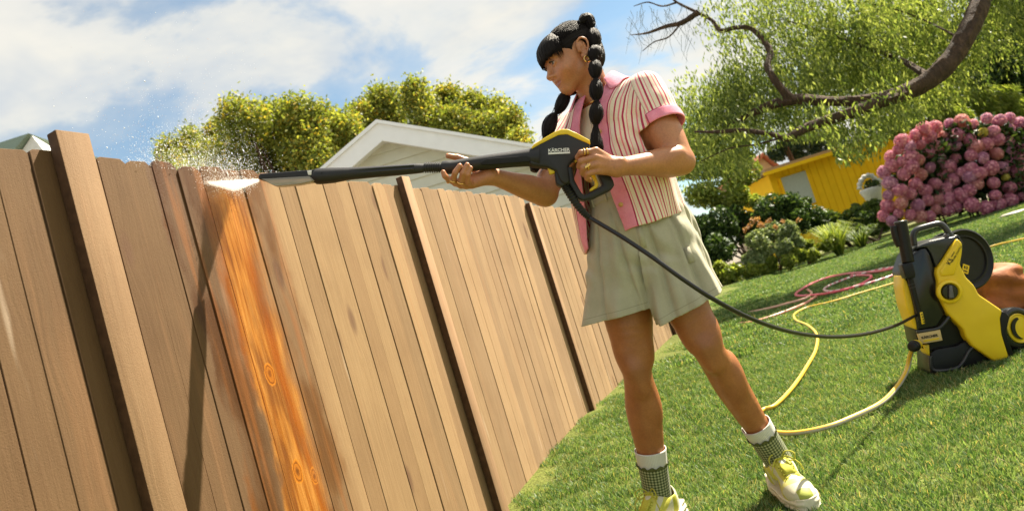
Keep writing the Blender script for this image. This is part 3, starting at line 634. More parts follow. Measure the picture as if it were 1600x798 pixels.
# loose strands: fringe tips and fly-aways
fs = MB(); rr_ = random.Random(5)
for k in range(420):
    th = rr_.uniform(-1.1, 1.25); r0 = 1.0; x, y = .074 * sin(th), .026 + .084 * cos(th); z1 = rr_.uniform(.012, .027) - (.022 if abs(th) > .95 else 0) * rr_.random()
    fs.add(*tubev([head.w(x * .97, y * .97, .055), head.w(x * 1.02, y * 1.01, .03), head.w(x * 1.01, y * 1.0, z1)], [.0007, .0009, .0002], 4))
for k in range(130):
    a = rr_.uniform(-1.2, 1.3); y0 = rr_.uniform(-.09, .05); R_ = 1.0 + rr_.uniform(0, .05)
    f1 = lambda aa, yy, s: head.w(.0785 * s * sin(aa) * sqrt(max(0, 1 - ((yy + .022) / .1) ** 2)), yy, .036 + .087 * s * cos(aa) * sqrt(max(0, 1 - ((yy + .022) / .1) ** 2)))
    fs.add(*tubev([f1(a, y0, 1.0), f1(a * .9, y0 - .02, R_ + .015), f1(a * .8, max(-.118, y0 - .05), R_)], [.0004, .0004, .00015], 3))
for k in range(700):                   # fine strands drawn back over the cap
    a = rr_.uniform(-1.25, 1.35); y0 = rr_.uniform(-.05, .065); y1 = max(-.115, y0 - rr_.uniform(.03, .08)); f2 = lambda aa, yy, s: head.w(.0790 * s * sin(aa) * sqrt(max(0, 1 - ((yy + .022) / .1) ** 2)), yy, .036 + .0875 * s * cos(aa) * sqrt(max(0, 1 - ((yy + .022) / .1) ** 2)))
    fs.add(*tubev([f2(a * (1 - .25 * u), y0 + (y1 - y0) * u, 1.004 + .012 * sin(u * pi) * rr_.random()) for u in (0, .33, .66, 1)], [.0003, .00055, .0005, .0002], 3))
n_ = len(fs.v); mk('loose_strands', fs.v, fs.f, m_hair, person, attrs=dict(strand=rng.random(n_), along=np.zeros(n_)))
m_band = plain('hair_tie', (.006, .006, .007), .6)
def braid(ctrl, bubbles, label, tail=None):
    c = spline(ctrl, 16); s = np.concatenate([[0], np.cumsum(np.linalg.norm(np.diff(c, axis=0), axis=1))]); Lb = s[-1]
    rad = lambda x: None
    S = np.linspace(0, Lb, 26 * len(bubbles)); C_ = np.stack([np.interp(S, s, c[:, k]) for k in range(3)], 1)
    e = np.cumsum([0] + [b_[0] for b_ in bubbles]); e = e / e[-1] * Lb; R_ = np.zeros(len(S)); ties = []
    for i, (w_, r) in enumerate(bubbles):
        m_ = (S >= e[i] - 1e-9) & (S <= e[i + 1] + 1e-9); u = (S[m_] - e[i]) / (e[i + 1] - e[i])
        if tail and i == len(bubbles) - 1: R_[m_] = .0065 + (r - .0065) * np.sin(np.clip(u * 1.15, 0, 1) * pi / 2) ** .9 * (1 - .75 * np.clip(u - .75, 0, 1) * 4 * .9)
        else: R_[m_] = .0052 + (r - .0052) * np.sin(np.clip(u, 0, 1) * pi) ** .74
        ties.append(e[i])
    n = 40; V, Fc = tubev(C_, R_, n); V = V.reshape(-1, n, 3); cc = C_[:, None, :]
    a = np.arange(n) * 2 * pi / n; wob = 1 + .045 * np.sin(a * 9)[None] + .03 * np.sin(a * 17 + S[:, None] * 30); V = cc + (V - cc) * wob[..., None]
    st = np.tile(a * .03, len(S)); al = np.repeat(S, n)
    o = mk('braid', V.reshape(-1, 3), Fc, m_hair, person, attrs=dict(strand=st, along=al)); 
    if label: o['label'] = label
    ex = MB(); r2 = random.Random(len(bubbles))
    for k in range(420):                # wisps that leave the bubbles
        i = r2.randrange(4, len(S) - 8); a0 = r2.uniform(0, 2 * pi); j = int(a0 / 2 / pi * n) % n
        p0 = V[i][j]; p2 = V[min(i + 7, len(S) - 1)][j]; out = nrm(p0 - C_[i]); ex.add(*tubev([p0, (p0 + p2) / 2 + out * r2.uniform(.0, .0035) * (1 if r2.random() < .8 else 2.2), p2], [.0003, .0006, .0002], 3))
    m2 = len(ex.v); x = mk('stray_hair', ex.v, ex.f, m_hair, o, attrs=dict(strand=rng.random(m2), along=np.zeros(m2)))
    for t_ in ties:
        p0 = np.array([np.interp(t_, s, c[:, k]) for k in range(3)]); d = nrm(np.array([np.interp(t_ + .004, s, c[:, k]) for k in range(3)]) - np.array([np.interp(t_ - .004, s, c[:, k]) for k in range(3)]))
        V2, F2 = lathev([(.003, -.0032), (.0064, -.0026), (.0070, 0), (.0064, .0026), (.003, .0032)], p0, d, 14); mk('hair_tie', V2, F2, m_band, o)
braid([P(905, 35, 2.20), P(918, 31, 2.215), P(926, 48, 2.20), P(929, 72, 2.175), P(930, 84, 2.15), P(930, 103, 2.125), P(931, 128, 2.11), P(932, 155, 2.10), P(931, 185, 2.09), P(931, 215, 2.085), P(934, 243, 2.08)],
      [(33, .0210), (35.6, .0245), (28, .0250), (30, .0220), (33, .0225), (34, .0225), (41, .0215)], 'long near braid tied in bubbles over her chest', tail=True)
braid([P(912, 52, 2.28), P(914, 75, 2.31), P(908, 105, 2.31), P(897, 138, 2.29), P(884, 149, 2.25), P(875, 168, 2.235), P(862, 188, 2.22), P(853, 212, 2.20), P(842, 240, 2.19), P(834, 268, 2.18)],
      [(.9, .018), (.9, .02), (.8, .017), (1.0, .022), (1.1, .024), (1.2, .022)], 'far braid hanging behind the spray gun', tail=True)
# ------------------------------------------------------------------ clothes
def fabric(name, cols, rough=.85, bump=.25, weave=900, sheen=.15):
    m, t, b = mat(name); b.inputs['Roughness'].default_value = rough; b.inputs['Specular IOR Level'].default_value = .2; b.inputs['Sheen Weight'].default_value = sheen
    return m, t, b
def lin(r, g_, b_): return tuple(((c / 255) / 12.92 if c / 255 < .04045 else ((c / 255 + .055) / 1.055) ** 2.4) for c in (r, g_, b_))
m_shirt, t, b = fabric('striped_shirt_cloth', None)
slm = t.m('GREATER_THAN', t.attr('sleeve')[2], 0.0); sc_ = t.m('ADD', t.m('MULTIPLY', t.attr('stripe')[2], t.m('SUBTRACT', 1.0, slm)), t.m('MULTIPLY', t.attr('stripe2')[2], slm)); pk = t.attr('pink')[2]; geo = t.geo()
w1 = t.noise(geo, 700, 2, .6); ww = t.m('ADD', sc_, t.m('MULTIPLY', t.m('SUBTRACT', t.noise(geo, 30, 2), .5), .0012))
ph = t.m('FRACT', t.m('DIVIDE', ww, .058))
st = t.ramp(ph, [(0, lin(240, 224, 200)), (.20, lin(190, 62, 96)), (.29, lin(240, 224, 200)), (.47, lin(234, 132, 146)), (.56, lin(240, 224, 200)), (.70, lin(186, 60, 92)), (.81, lin(244, 230, 208)), (.93, lin(236, 138, 150)), (.985, lin(240, 224, 200))], 'CONSTANT')
pc = t.ramp(t.noise(geo, 40, 4), [(.3, lin(232, 134, 158)), (.7, lin(244, 158, 178))])
ol = t.ramp(t.m('ABSOLUTE', pk), [(0, 1.0), (.0022, 1.0), (.0026, 0.0)])
c = t.mix(t.ramp(pk, [(0, 0), (.5, 1)], 'CONSTANT'), st, pc)
PKN = t.m('GREATER_THAN', pk, 0.0); c = t.mix(PKN, st, pc)
c = t.mix(t.m('MULTIPLY', t.m('LESS_THAN', t.m('ABSOLUTE', t.m('ADD', pk, .0018)), .0020), 1.0), c, lin(176, 44, 84))
c = t.mix(t.m('MULTIPLY', t.m('LESS_THAN', t.m('ABSOLUTE', t.attr('sleeve')[2]), .0012), .6), c, (.30, .16, .14)); c = t.mix(1.0, c, t.ramp(w1, [(.3, .82), (.7, 1.1)]), 'MULTIPLY'); t.l(c, b.inputs['Base Color']); t.bump(t.m('ADD', w1, t.m('MULTIPLY', t.noise(geo, 90, 3), .8)), .25, .002, b)
gapz = ([.95, 1.10, 1.36, 1.44, 1.50], [-.148, -.118, -.050, -.022, -.012]); gaph = ([.95, 1.10, 1.269, 1.345, 1.405, 1.46], [.018, .014, .008, .012, .028, .055])
ssL, ssR = shL + TLx * .012 + [0, 0, .008], shR - TLx * .012 + [0, 0, .008]
cuL, cuR = lerp(shL, elL, .55) + [.0, -.004, .004], lerp(shR, elR, .46)
dL, dR = nrm(cuL - ssL), nrm(cuR - ssR)
def folds(p, l):
    f = np.zeros(len(p), np.float32)
    ang = np.arctan2(l[:, 0], l[:, 1]); z = l[:, 2]
    f += .0045 * np.sin(ang * 5 + 2.0 * np.sin(z * 9)) * np.clip((1.35 - z) * 4, 0, 1)
    f += .0030 * np.sin(ang * 11 + z * 14) * np.clip((1.25 - z) * 4, 0, 1)
    f += .0030 * np.sin((z * 1.0 + l[:, 0] * 1.5) * 70) * np.exp(-((l[:, 0] - .13) ** 2 + (z - 1.27) ** 2) / .006)
    f += .0030 * np.sin((z * 1.0 - l[:, 0] * .9 + l[:, 1]) * 60) * np.exp(-((l[:, 0] - .02) ** 2 + (z - 1.33) ** 2) / .012)
    return f
gs = [grp([('c', (-.044, .020, 1.00), (-.016, .008, 1.24), .200, .188), ('c', (-.016, .008, 1.24), (-.002, 0, 1.335), .188, .168)], fr=Fr(TO, TLx, TF, (0, 0, 1)), sq=(1, .74, 1), kin=.01),
      grp([('c', tors.w(-.115, -.008, 1.392), tors.w(.115, -.008, 1.392), .060, .060), ('c', tors.w(-.05, -.008, 1.41), tors.w(.05, -.008, 1.41), .055, .055)], kj=.05),
      grp([('c', ssL, lerp(ssL, cuL, .5), .058, .064), ('c', lerp(ssL, cuL, .5), cuL, .064, .0725), ('c', cuL, cuL + dL * .03, .0725, .073)], kj=.035, kin=.01),
      grp([('c', ssR, lerp(ssR, cuR, .5), .063, .067), ('c', lerp(ssR, cuR, .5), cuR, .067, .071), ('c', cuR, cuR + dR * .03, .071, .0715)], kj=.035, kin=.01)]
nsL = nrm(TLx * .97 + np.array([0, 0, .25])); nsR = nrm(-TLx * .97 + np.array([0, 0, .25]))
neckc = TO + np.array([-.006, .012, 1.45])
def smax(a, b_, k): return -smin(-a, -b_, k)
def armd(p, s, c, r):                 # distance along the sleeve and from its axis
    d = nrm(c - s); a = (p - s) @ d; rr = np.linalg.norm(p - s - a[:, None] * d, axis=1); return a - np.linalg.norm(c - s), rr
def shirt_fields(p):
    l = tors.l(p); aL, rL = armd(p, ssL, cuL, 0); aR, rR = armd(p, ssR, cuR, 0)
    dt = gd(gs[0], p); inL = (gd(gs[2], p) < dt + .02) & ((p - ssL) @ nsL > -.012) & (l[:, 2] > 1.02); inR = (gd(gs[3], p) < dt + .02) & ((p - ssR) @ nsR > -.012) & (l[:, 2] > 1.02)
    return l, aL, rL, aR, rR, inL, inR
def shirtpost(D, p):
    l, aL, rL, aR, rR, inL, inR = shirt_fields(p)
    ang = np.arctan2((p - ssL) @ TF, (p - ssL) @ TLx)
    wL = np.clip(((p - ssL) @ nsL + .03) / .03, 0, 1); D = D + folds(p, l) * (1 - wL)
    D = D + wL * .0030 * np.sin(aL * 60 + p[:, 2] * 40) * (rL < .11)
    cuff = (inL & (np.abs(aL + .018) < .019)) | (inR & (np.abs(aR + .018) < .019)); D = D - np.where(cuff, .0035, 0)
    D = smax(D, -(D + .0062), .001)
    z = l[:, 2]; hem = (.985 + .07 * l[:, 0] + .004 * np.sin(l[:, 0] * 40)) - z
    hem = np.where(inL | inR, -1, hem)
    g0 = gd(gs[0], p); eL = np.minimum(aL, (g0 - gd(gs[2], p)) * 1.2 + .002); eR = np.minimum(aR, (g0 - gd(gs[3], p)) * 1.2 + .002)
    eL = np.where(l[:, 0] > .05, eL, -1); eR = np.where(l[:, 0] < -.05, eR, -1)
    D = smax(D, np.maximum(hem, np.maximum(eL, eR)), .003)
    a = np.interp(z, *gapz); b2 = np.interp(z, *gaph); gap = np.minimum(l[:, 0] - a, b2 - l[:, 0]); gap = np.where(l[:, 1] > .02, gap, -1)
    nk = .071 + .10 * np.clip(z - 1.45, 0, 1) - np.sqrt((l[:, 0] * .95) ** 2 + (l[:, 1] * 1.0 + .008) ** 2); nk = np.where(z > 1.40, nk, -1)
    return smax(D, np.maximum(gap, nk), .003)
lo = TO + [-.33, -.33, .93]; hi = TO + [.36, .30, 1.55]
v, q = sdfmesh(gs, lo, hi, .0026, shirtpost); v = relax(v, q, 2)
l, aL, rL, aR, rR, inL, inR = shirt_fields(v); z = l[:, 2]
arc = np.arctan2(l[:, 0], (l[:, 1]) / .74) * .185; wz = np.clip((z - 1.16) / .28, 0, 1); wz = wz * wz * (3 - 2 * wz); arc = arc * (1 - wz) + l[:, 0] * wz
stripe = arc - np.where(l[:, 0] > -.02, np.interp(z, *gaph), np.interp(z, *gapz))
def slc(p, s, d):
    x = nrm(np.cross(d, TF)); y = np.cross(d, x); r = p - s; return np.arctan2(r @ x, r @ y) * .068
pl_, pr_ = (v - ssL) @ nsL + .004, (v - ssR) @ nsR + .004; shl = pl_ > -.012; shr = pr_ > -.012
sleeve = np.maximum(pl_, pr_); stripe2 = np.where(pl_ > pr_, slc(v, ssL, dL), slc(v, ssR, dR))
a = np.interp(z, *gapz); b2 = np.interp(z, *gaph); wd = .046
pink = np.where(l[:, 1] > .0, np.maximum(np.where(l[:, 0] > (a + b2) / 2, b2 + wd - l[:, 0], -1), np.where(l[:, 0] < (a + b2) / 2, l[:, 0] - a + wd, -1)), -1)
pink = np.where(shl, np.minimum(aL + .036, pl_), pink); pink = np.where(shr, np.minimum(aR + .036, pr_), pink)
shirt = mk('shirt', v, q, m_shirt, person, attrs=dict(stripe=stripe, stripe2=stripe2, sleeve=sleeve, pink=np.clip(pink, -.05, .05)))
# collar
m_pink, t, b = fabric('pink_cloth', None); o_ = t.geo()
t.l(t.mix(1.0, t.ramp(t.noise(o_, 40, 4), [(.3, lin(232, 136, 160)), (.7, lin(244, 160, 180))]), t.ramp(t.noise(o_, 700, 2), [(.3, .85), (.7, 1.08)]), 'MULTIPLY'), b.inputs['Base Color']); t.bump(t.noise(o_, 300, 3), .3, .002, b)
def shirt_surf(l_, f_sign, z):        # front/back surface distance f at (l, z)
    fs_ = np.linspace(0, .2, 60) * f_sign; p = np.array([tors.w(l_, f, z) for f in fs_]); D = field(gs, p); i = np.argmax(D > 0); return fs_[i] if D.max() > 0 else fs_[-1]
def top_surf(l_, f_):
    zs = np.linspace(1.30, 1.56, 80); D = field(gs, np.array([tors.w(l_, f_, z) for z in zs])); k = np.where(D < 0)[0]; return zs[k[-1]] if len(k) else 1.40
for sd in (1, -1):
    rows = []; nf_ = 22; nr_ = 7
    for i in range(nf_):
        ph_ = lerp(radians(50), radians(180), i / (nf_ - 1)); w_ = .056 if i > 1 else (.040 + .008 * i)
        row = []
        for j in range(nr_):
            u = j / (nr_ - 1); rin = .066; r_ = rin + w_ * u; front = max(0, cos(ph_))
            ll = sd * r_ * sin(ph_); ff = r_ * cos(ph_) * .95 - .006
            if front > 0: ff += front * .022
            ll += sd * .012 * front * (1 - u)
            zt_ = top_surf(ll, ff); lift = .020 * (1 - u) ** 2 * (1 - .6 * front) + .006 + .004 * sin(u * pi)
            zc = zt_ + lift + (.010 * (1 - front) * (1 - u)); row.append(tors.w(ll, ff, zc))
        rows.append(row)
    V = np.array(rows).reshape(-1, 3); Fc = [(i * nr_ + j, i * nr_ + j + 1, (i + 1) * nr_ + j + 1, (i + 1) * nr_ + j) for i in range(nf_ - 1) for j in range(nr_ - 1)]
    c_ = mk('collar', V, Fc, m_pink, person); md = c_.modifiers.new('thick', 'SOLIDIFY'); md.thickness = .004; md.offset = 1; md2 = c_.modifiers.new('sub', 'SUBSURF'); md2.levels = 1; md2.render_levels = 2
m_gold = plain('gold', (.80, .50, .16), .22, .6, .1, 60, metal=1)
m_btn = plain('button_amber', (.62, .34, .10), .3, .6)
for z_ in (1.325, 1.075):
    ll = np.interp(z_, *gaph) + .020; ff = shirt_surf(ll, 1, z_); p0 = tors.w(ll, ff + .001 - np.interp(0, [0, 1], [0, 0]), z_); nn = nrm(TF * .9 + TLx * .25)
    V, Fc = lathev([(.0005, .003), (.007, .003), (.0078, .0015), (.0078, 0), (.001, 0)][::-1], p0, nn, 20); o_ = mk('button', V, Fc, m_btn, person)
# tank top and necklace
m_tank, t, b = fabric('cream_knit', None); o_ = t.geo(); t.l(t.ramp(t.noise(o_, 500, 2), [(.3, (.74, .66, .45)), (.7, (.84, .76, .55))]), b.inputs['Base Color']); t.bump(t.noise(o_, 350, 2), .3, .002, b)
gt = [dict(g[0]), g[1]]
def tankpost(D, p):
    l = tors.l(p); D = D - .0055; D = np.maximum(D, -(D + .006)); z = l[:, 2]
    sc2 = z - (1.452 - .02 * np.clip(l[:, 1] * 10, -1, 1)); nk = .066 - np.sqrt(l[:, 0] ** 2 + (l[:, 1] + .01) ** 2); nk = np.where(z > 1.425, nk, -1)
    return np.maximum(np.maximum(D, sc2), np.maximum(np.maximum(1.08 - z, np.abs(l[:, 0]) - .125), nk))
v, q = sdfmesh(gt, TO + [-.2, -.2, 1.03], TO + [.2, .2, 1.5], .004, tankpost); mk('tank_top', v, relax(v, q, 0) if False else q, m_tank, person)
V, Fc = tubev([neckc + (TF * cos(a) * .066 + TLx * sin(a) * .064) + np.array([0, 0, .012 - .016 * cos(a)]) for a in np.linspace(-pi, pi, 50)], .0026, 8, squash=(1, 1)); mk('necklace', V, Fc, m_gold, person)

# shorts
m_short, t, b = fabric('sage_cotton', None); o_ = t.geo()
c = t.ramp(t.noise(o_, 18, 4), [(.3, (.41, .390, .280)), (.7, (.47, .445, .325))]); c = t.mix(1.0, c, t.ramp(t.noise(o_, 650, 2), [(.3, .88), (.7, 1.06)]), 'MULTIPLY')
c = t.mix(t.m('MULTIPLY', t.m('LESS_THAN', t.m('ABSOLUTE', t.m('SUBTRACT', t.attr('hem')[2], .022)), .0012), .6), c, (.25, .24, .17)); t.l(c, b.inputs['Base Color']); t.bump(t.m('ADD', t.noise(o_, 500, 3), t.m('MULTIPLY', t.noise(t.map(o_, sc=(1, 1, .35)), 34, 3, .5, .5), 1.6)), .35, .003, b)
wc = TO + np.array([-.012, .012, 0]); sfr = Fr(wc, TLx, TF, (0, 0, 1))
hemR = P(975, 491, 2.29); hemL = P(1077, 479, 2.20)
Rtop, Ltop = wc + np.array([-.040, .01, .98]), wc + np.array([.045, -.012, .98])
gsh = [grp([('c', (0, 0, .96), (0, 0, 1.16), .176, .136)], fr=sfr, sq=(1, .78, 1)),
       grp([('c', Rtop, lerp(Rtop, hemR, .5), .125, .128), ('c', lerp(Rtop, hemR, .5), hemR + nrm(hemR - Rtop) * .12, .121, .136)], kj=.05, kin=.01),
       grp([('c', Ltop, lerp(Ltop, hemL, .5), .125, .124), ('c', lerp(Ltop, hemL, .5), hemL + nrm(hemL - Ltop) * .12, .117, .128)], kj=.022, kin=.01)]
aR_, aL_ = nrm(hemR - Rtop), nrm(hemL - Ltop)
def hemd(p):
    dR_ = (p - hemR) @ np.array([-.02, 0, -1.]); dL_ = (p - hemL) @ nrm((.22, 0, -1.))
    near = np.linalg.norm(np.cross(p - Rtop, aR_), axis=1) < np.linalg.norm(np.cross(p - Ltop, aL_), axis=1)
    return np.where(near, dR_, dL_)
def shortpost(D, p):
    amp = np.clip((1.08 - p[:, 2]) / .35, 0, 1)
    qR, qL = p - Rtop, p - Ltop; near = np.linalg.norm(np.cross(qR, aR_), axis=1) < np.linalg.norm(np.cross(qL, aL_), axis=1)
    th = np.where(near, np.arctan2(qR[:, 0], -qR[:, 1]), np.arctan2(qL[:, 0], -qL[:, 1]) + 2.1)
    tri = lambda x: np.abs(((x / pi) % 2) - 1) * 2 - 1
    D = D + amp * (.0120 * tri(th * 6 + .5) + .0055 * np.sin(th * 11 + 1 + p[:, 2] * 9) + .003 * np.sin(th * 19 - p[:, 2] * 16)) + .0035 * np.sin(p[:, 2] * 46 + p[:, 0] * 60 + 3 * np.sin(p[:, 0] * 30)) * np.exp(-((p[:, 2] - .93) / .07) ** 2) + .0022 * np.sin(p[:, 2] * 55 + th * 4) * np.exp(-((p[:, 2] - 1.02) / .06) ** 2) + .0018 * np.sin(p[:, 2] * 38 + th * 7) * amp
    gr_ = lambda c0, w: np.exp(-(np.mod(th - c0 + pi, 2 * pi) - pi) ** 2 / w ** 2)
    D = D + np.clip((1.10 - p[:, 2]) / .10, 0, 1) * (.012 * gr_(.25, .05) + .010 * gr_(-.45, .06) + .010 * gr_(.85, .05) + .012 * gr_(2.35, .05) + .010 * gr_(1.75, .06) + .010 * gr_(-1.1, .06) + .010 * gr_(3.0, .06) + .006 * gr_(-.1 + .0, .16) * -1)
    D = D + .0040 * np.sin((p[:, 0] * .8 + p[:, 2] * 1.0) * 75 + 2 * np.sin(p[:, 2] * 30)) * np.exp(-((p[:, 2] - .90) / .05) ** 2 - ((p[:, 0] - .42) / .10) ** 2)
    wb = np.abs(p[:, 2] - 1.128) < .017; D = D - np.where(wb, .0035, 0)
    D = smax(D, -(D + .0060), .001)
    return smax(D, np.maximum(hemd(p), p[:, 2] - 1.146), .003)
v, q = sdfmesh(gsh, TO + [-.33, -.28, .62], TO + [.33, .30, 1.18], .0029, shortpost); v = relax(v, q, 1)
shorts = mk('shorts', v, q, m_short, person, attrs=dict(hem=-hemd(v)))
def onsurf(gr, p, d, off=.001):       # walk from p along d to the surface
    p = np.array(p, float); d = nrm(d); s = np.linspace(0, .3, 150); D = field(gr, p + s[:, None] * d); k = np.where(D > 0)[0]; return p + d * (s[k[0]] + off)
for a0 in (-.75, -.15, .55, 1.2):
    d_ = TF * cos(a0) + TLx * sin(a0); V, Fc = boxv(onsurf(gsh, wc + [0, 0, 1.128], d_, .005), (.010, .004, .044), (nrm(np.cross((0, 0, 1), d_)), d_, (0, 0, 1))); mk('belt_loop', V, Fc, m_short, shorts, smooth=False)
for pts_, nm in (([(993, 352), (1001, 349), (1010, 385), (1002, 388)], 'strap'), ([(1068, 388), (1077, 385), (1086, 408), (1077, 412)], 'pocket_tab')):
    q_ = np.array([P(x, y, 2.0) for x, y in pts_]); dd = [nrm(k - CAM) for k in q_]; V = []
    for k, d_ in zip(q_, dd):
        s_ = np.linspace(0, .5, 400); D_ = shortpost(field(gsh, k + s_[:, None] * d_), k + s_[:, None] * d_); j = np.where(D_ < 0)[0]; V.append(k + d_ * (s_[j[0]] - .003 if len(j) else .2))
    o = mk(nm, V, [(0, 1, 2, 3)], m_short, shorts); md = o.modifiers.new('t', 'SOLIDIFY'); md.thickness = .003; md.offset = 0
# socks
m_sock, t, b = fabric('gingham_sock', None); A = t.attr('sa')[2]; Zs = t.attr('sz')[2]
chk = lambda v_: t.m('LESS_THAN', t.m('FRACT', t.m('DIVIDE', v_, .0098)), .5)
kx, kz = chk(A), chk(Zs); gsum = t.m('MULTIPLY', t.m('ADD', kx, kz), .5)
gc = t.ramp(gsum, [(0, (.42, .42, .24)), (.3, (.17, .19, .085)), (.8, (.045, .065, .022))], 'CONSTANT')
white = t.mix(t.m('MULTIPLY', t.m('ADD', t.m('SINE', t.m('MULTIPLY', A, 1400)), 1), .2), (.72, .70, .64), (.50, .48, .42))
t.l(t.mix(t.m('GREATER_THAN', Zs, 0.0), gc, white), b.inputs['Base Color']); t.bump(t.m('ADD', t.m('SINE', t.m('MULTIPLY', A, 1400)), t.noise(t.geo(), 500, 2)), .35, .0015, b)
m_ruf = plain('sock_trim', (.115, .125, .05), .85, .2, .2, 200)
def sock(pts, rads, zsplit):
    c = spline(pts, 10); k = len(c); R_ = np.interp(np.linspace(0, 1, k), np.linspace(0, 1, len(rads)), rads); n = 44
    V, Fc = tubev(c, R_, n, cap=False); s = np.concatenate([[0], np.cumsum(np.linalg.norm(np.diff(c, axis=0), axis=1))]); a = np.arange(n) * 2 * pi / n
    o = mk('sock', V, Fc, m_sock, person, attrs=dict(sa=np.tile(a * .044, k), sz=np.repeat(zsplit - s, n))); md = o.modifiers.new('thick', 'SOLIDIFY'); md.thickness = .003; md.offset = 1
    i0 = np.searchsorted(s, zsplit); d = nrm(c[i0] - c[i0 - 1]); x = nrm(np.cross(d, (0, 1, .2))); y = np.cross(d, x); r0 = R_[i0] + .003; V2 = []; m_ = 120
    for j in range(m_):
        aa = j * 2 * pi / m_; sc2 = abs(sin(aa * 6)); rad = x * cos(aa) + y * sin(aa)
        for q_ in range(4):
            u = q_ / 3; V2.append(c[i0] + rad * (r0 + .005 * u + .0015 * sin(aa * 24) * u) - d * (u * (.004 + .010 * sc2) - .004))
    F2 = [(j * 4 + q_, j * 4 + q_ + 1, ((j + 1) % m_) * 4 + q_ + 1, ((j + 1) % m_) * 4 + q_) for j in range(m_) for q_ in range(3)]
    rf = mk('ruffle', V2, F2, m_ruf, o); md = rf.modifiers.new('thick', 'SOLIDIFY'); md.thickness = .0015
def shin(kn, an, ts, ks): return [lerp(kn, an, t_) + bk * k for t_, k in zip(ts, ks)]
sock(shin(knR, anR, (.665, .78, .90, 1.06), (.005, .002, .001, 0)), [.0515, .0475, .0455, .044], .050)
sock(shin(knL, anL, (.70, .81, .92, 1.05), (.004, .002, .001, 0)), [.0475, .0445, .0435, .043], .044)
# shoes
m_shoe, t, b = mat('sneaker_upper'); X_, Y_, Z_ = [t.attr(k)[2] for k in ('fx', 'fy', 'fz')]; o_ = t.geo()
mesh_ = t.ramp(t.noise(o_, 600, 2), [(.3, (.52, .50, .34)), (.7, (.66, .63, .46))])
ya = t.m('ABSOLUTE', Y_)
yel = (.60, .56, .085); yel2 = (.48, .46, .05)
zone = t.m('ADD', Z_, t.m('MULTIPLY', X_, .62))                     # slanted bands on the sides
c = t.mix(t.m('MULTIPLY', t.m('LESS_THAN', t.m('ABSOLUTE', t.m('SUBTRACT', zone, .108)), .019), t.m('GREATER_THAN', ya, .018)), mesh_, yel)
c = t.mix(t.m('MULTIPLY', t.m('LESS_THAN', t.m('ABSOLUTE', t.m('SUBTRACT', X_, -.022)), .012), t.m('LESS_THAN', Z_, .115)), c, yel2)
c = t.mix(t.m('MULTIPLY', t.m('GREATER_THAN', X_, .035), t.m('MULTIPLY', t.m('LESS_THAN', t.m('ABSOLUTE', t.m('SUBTRACT', ya, .022)), .0085), t.m('LESS_THAN', X_, .125))), c, yel)
c = t.mix(t.m('LESS_THAN', t.m('ABSOLUTE', t.m('SUBTRACT', t.m('ADD', X_, t.m('MULTIPLY', t.m('MULTIPLY', Y_, Y_), 14)), .142)), .0105), c, (.62, .58, .20))
c = t.mix(t.m('MULTIPLY', t.m('GREATER_THAN', X_, .178), t.m('LESS_THAN', ya, .022)), c, (.36, .40, .06))
c = t.mix(t.m('MULTIPLY', t.m('LESS_THAN', t.m('ABSOLUTE', t.m('SUBTRACT', t.m('SUBTRACT', Z_, t.m('MULTIPLY', X_, .5)), .028)), .012), t.m('MULTIPLY', t.m('GREATER_THAN', ya, .03), t.m('LESS_THAN', t.m('ABSOLUTE', t.m('SUBTRACT', X_, .04)), .035))), c, (.36, .35, .27))
t.l(c, b.inputs['Base Color']); b.inputs['Roughness'].default_value = .6; t.bump(t.noise(o_, 800, 2), .3, .001, b)
m_sole = plain('sneaker_sole', (.66, .60, .46), .55, .3, .08, 60); m_lace = plain('lace', (.46, .44, .06), .7, .2, .2, 300); m_tong = plain('tongue', (.52, .50, .06), .65, .2, .12, 200)
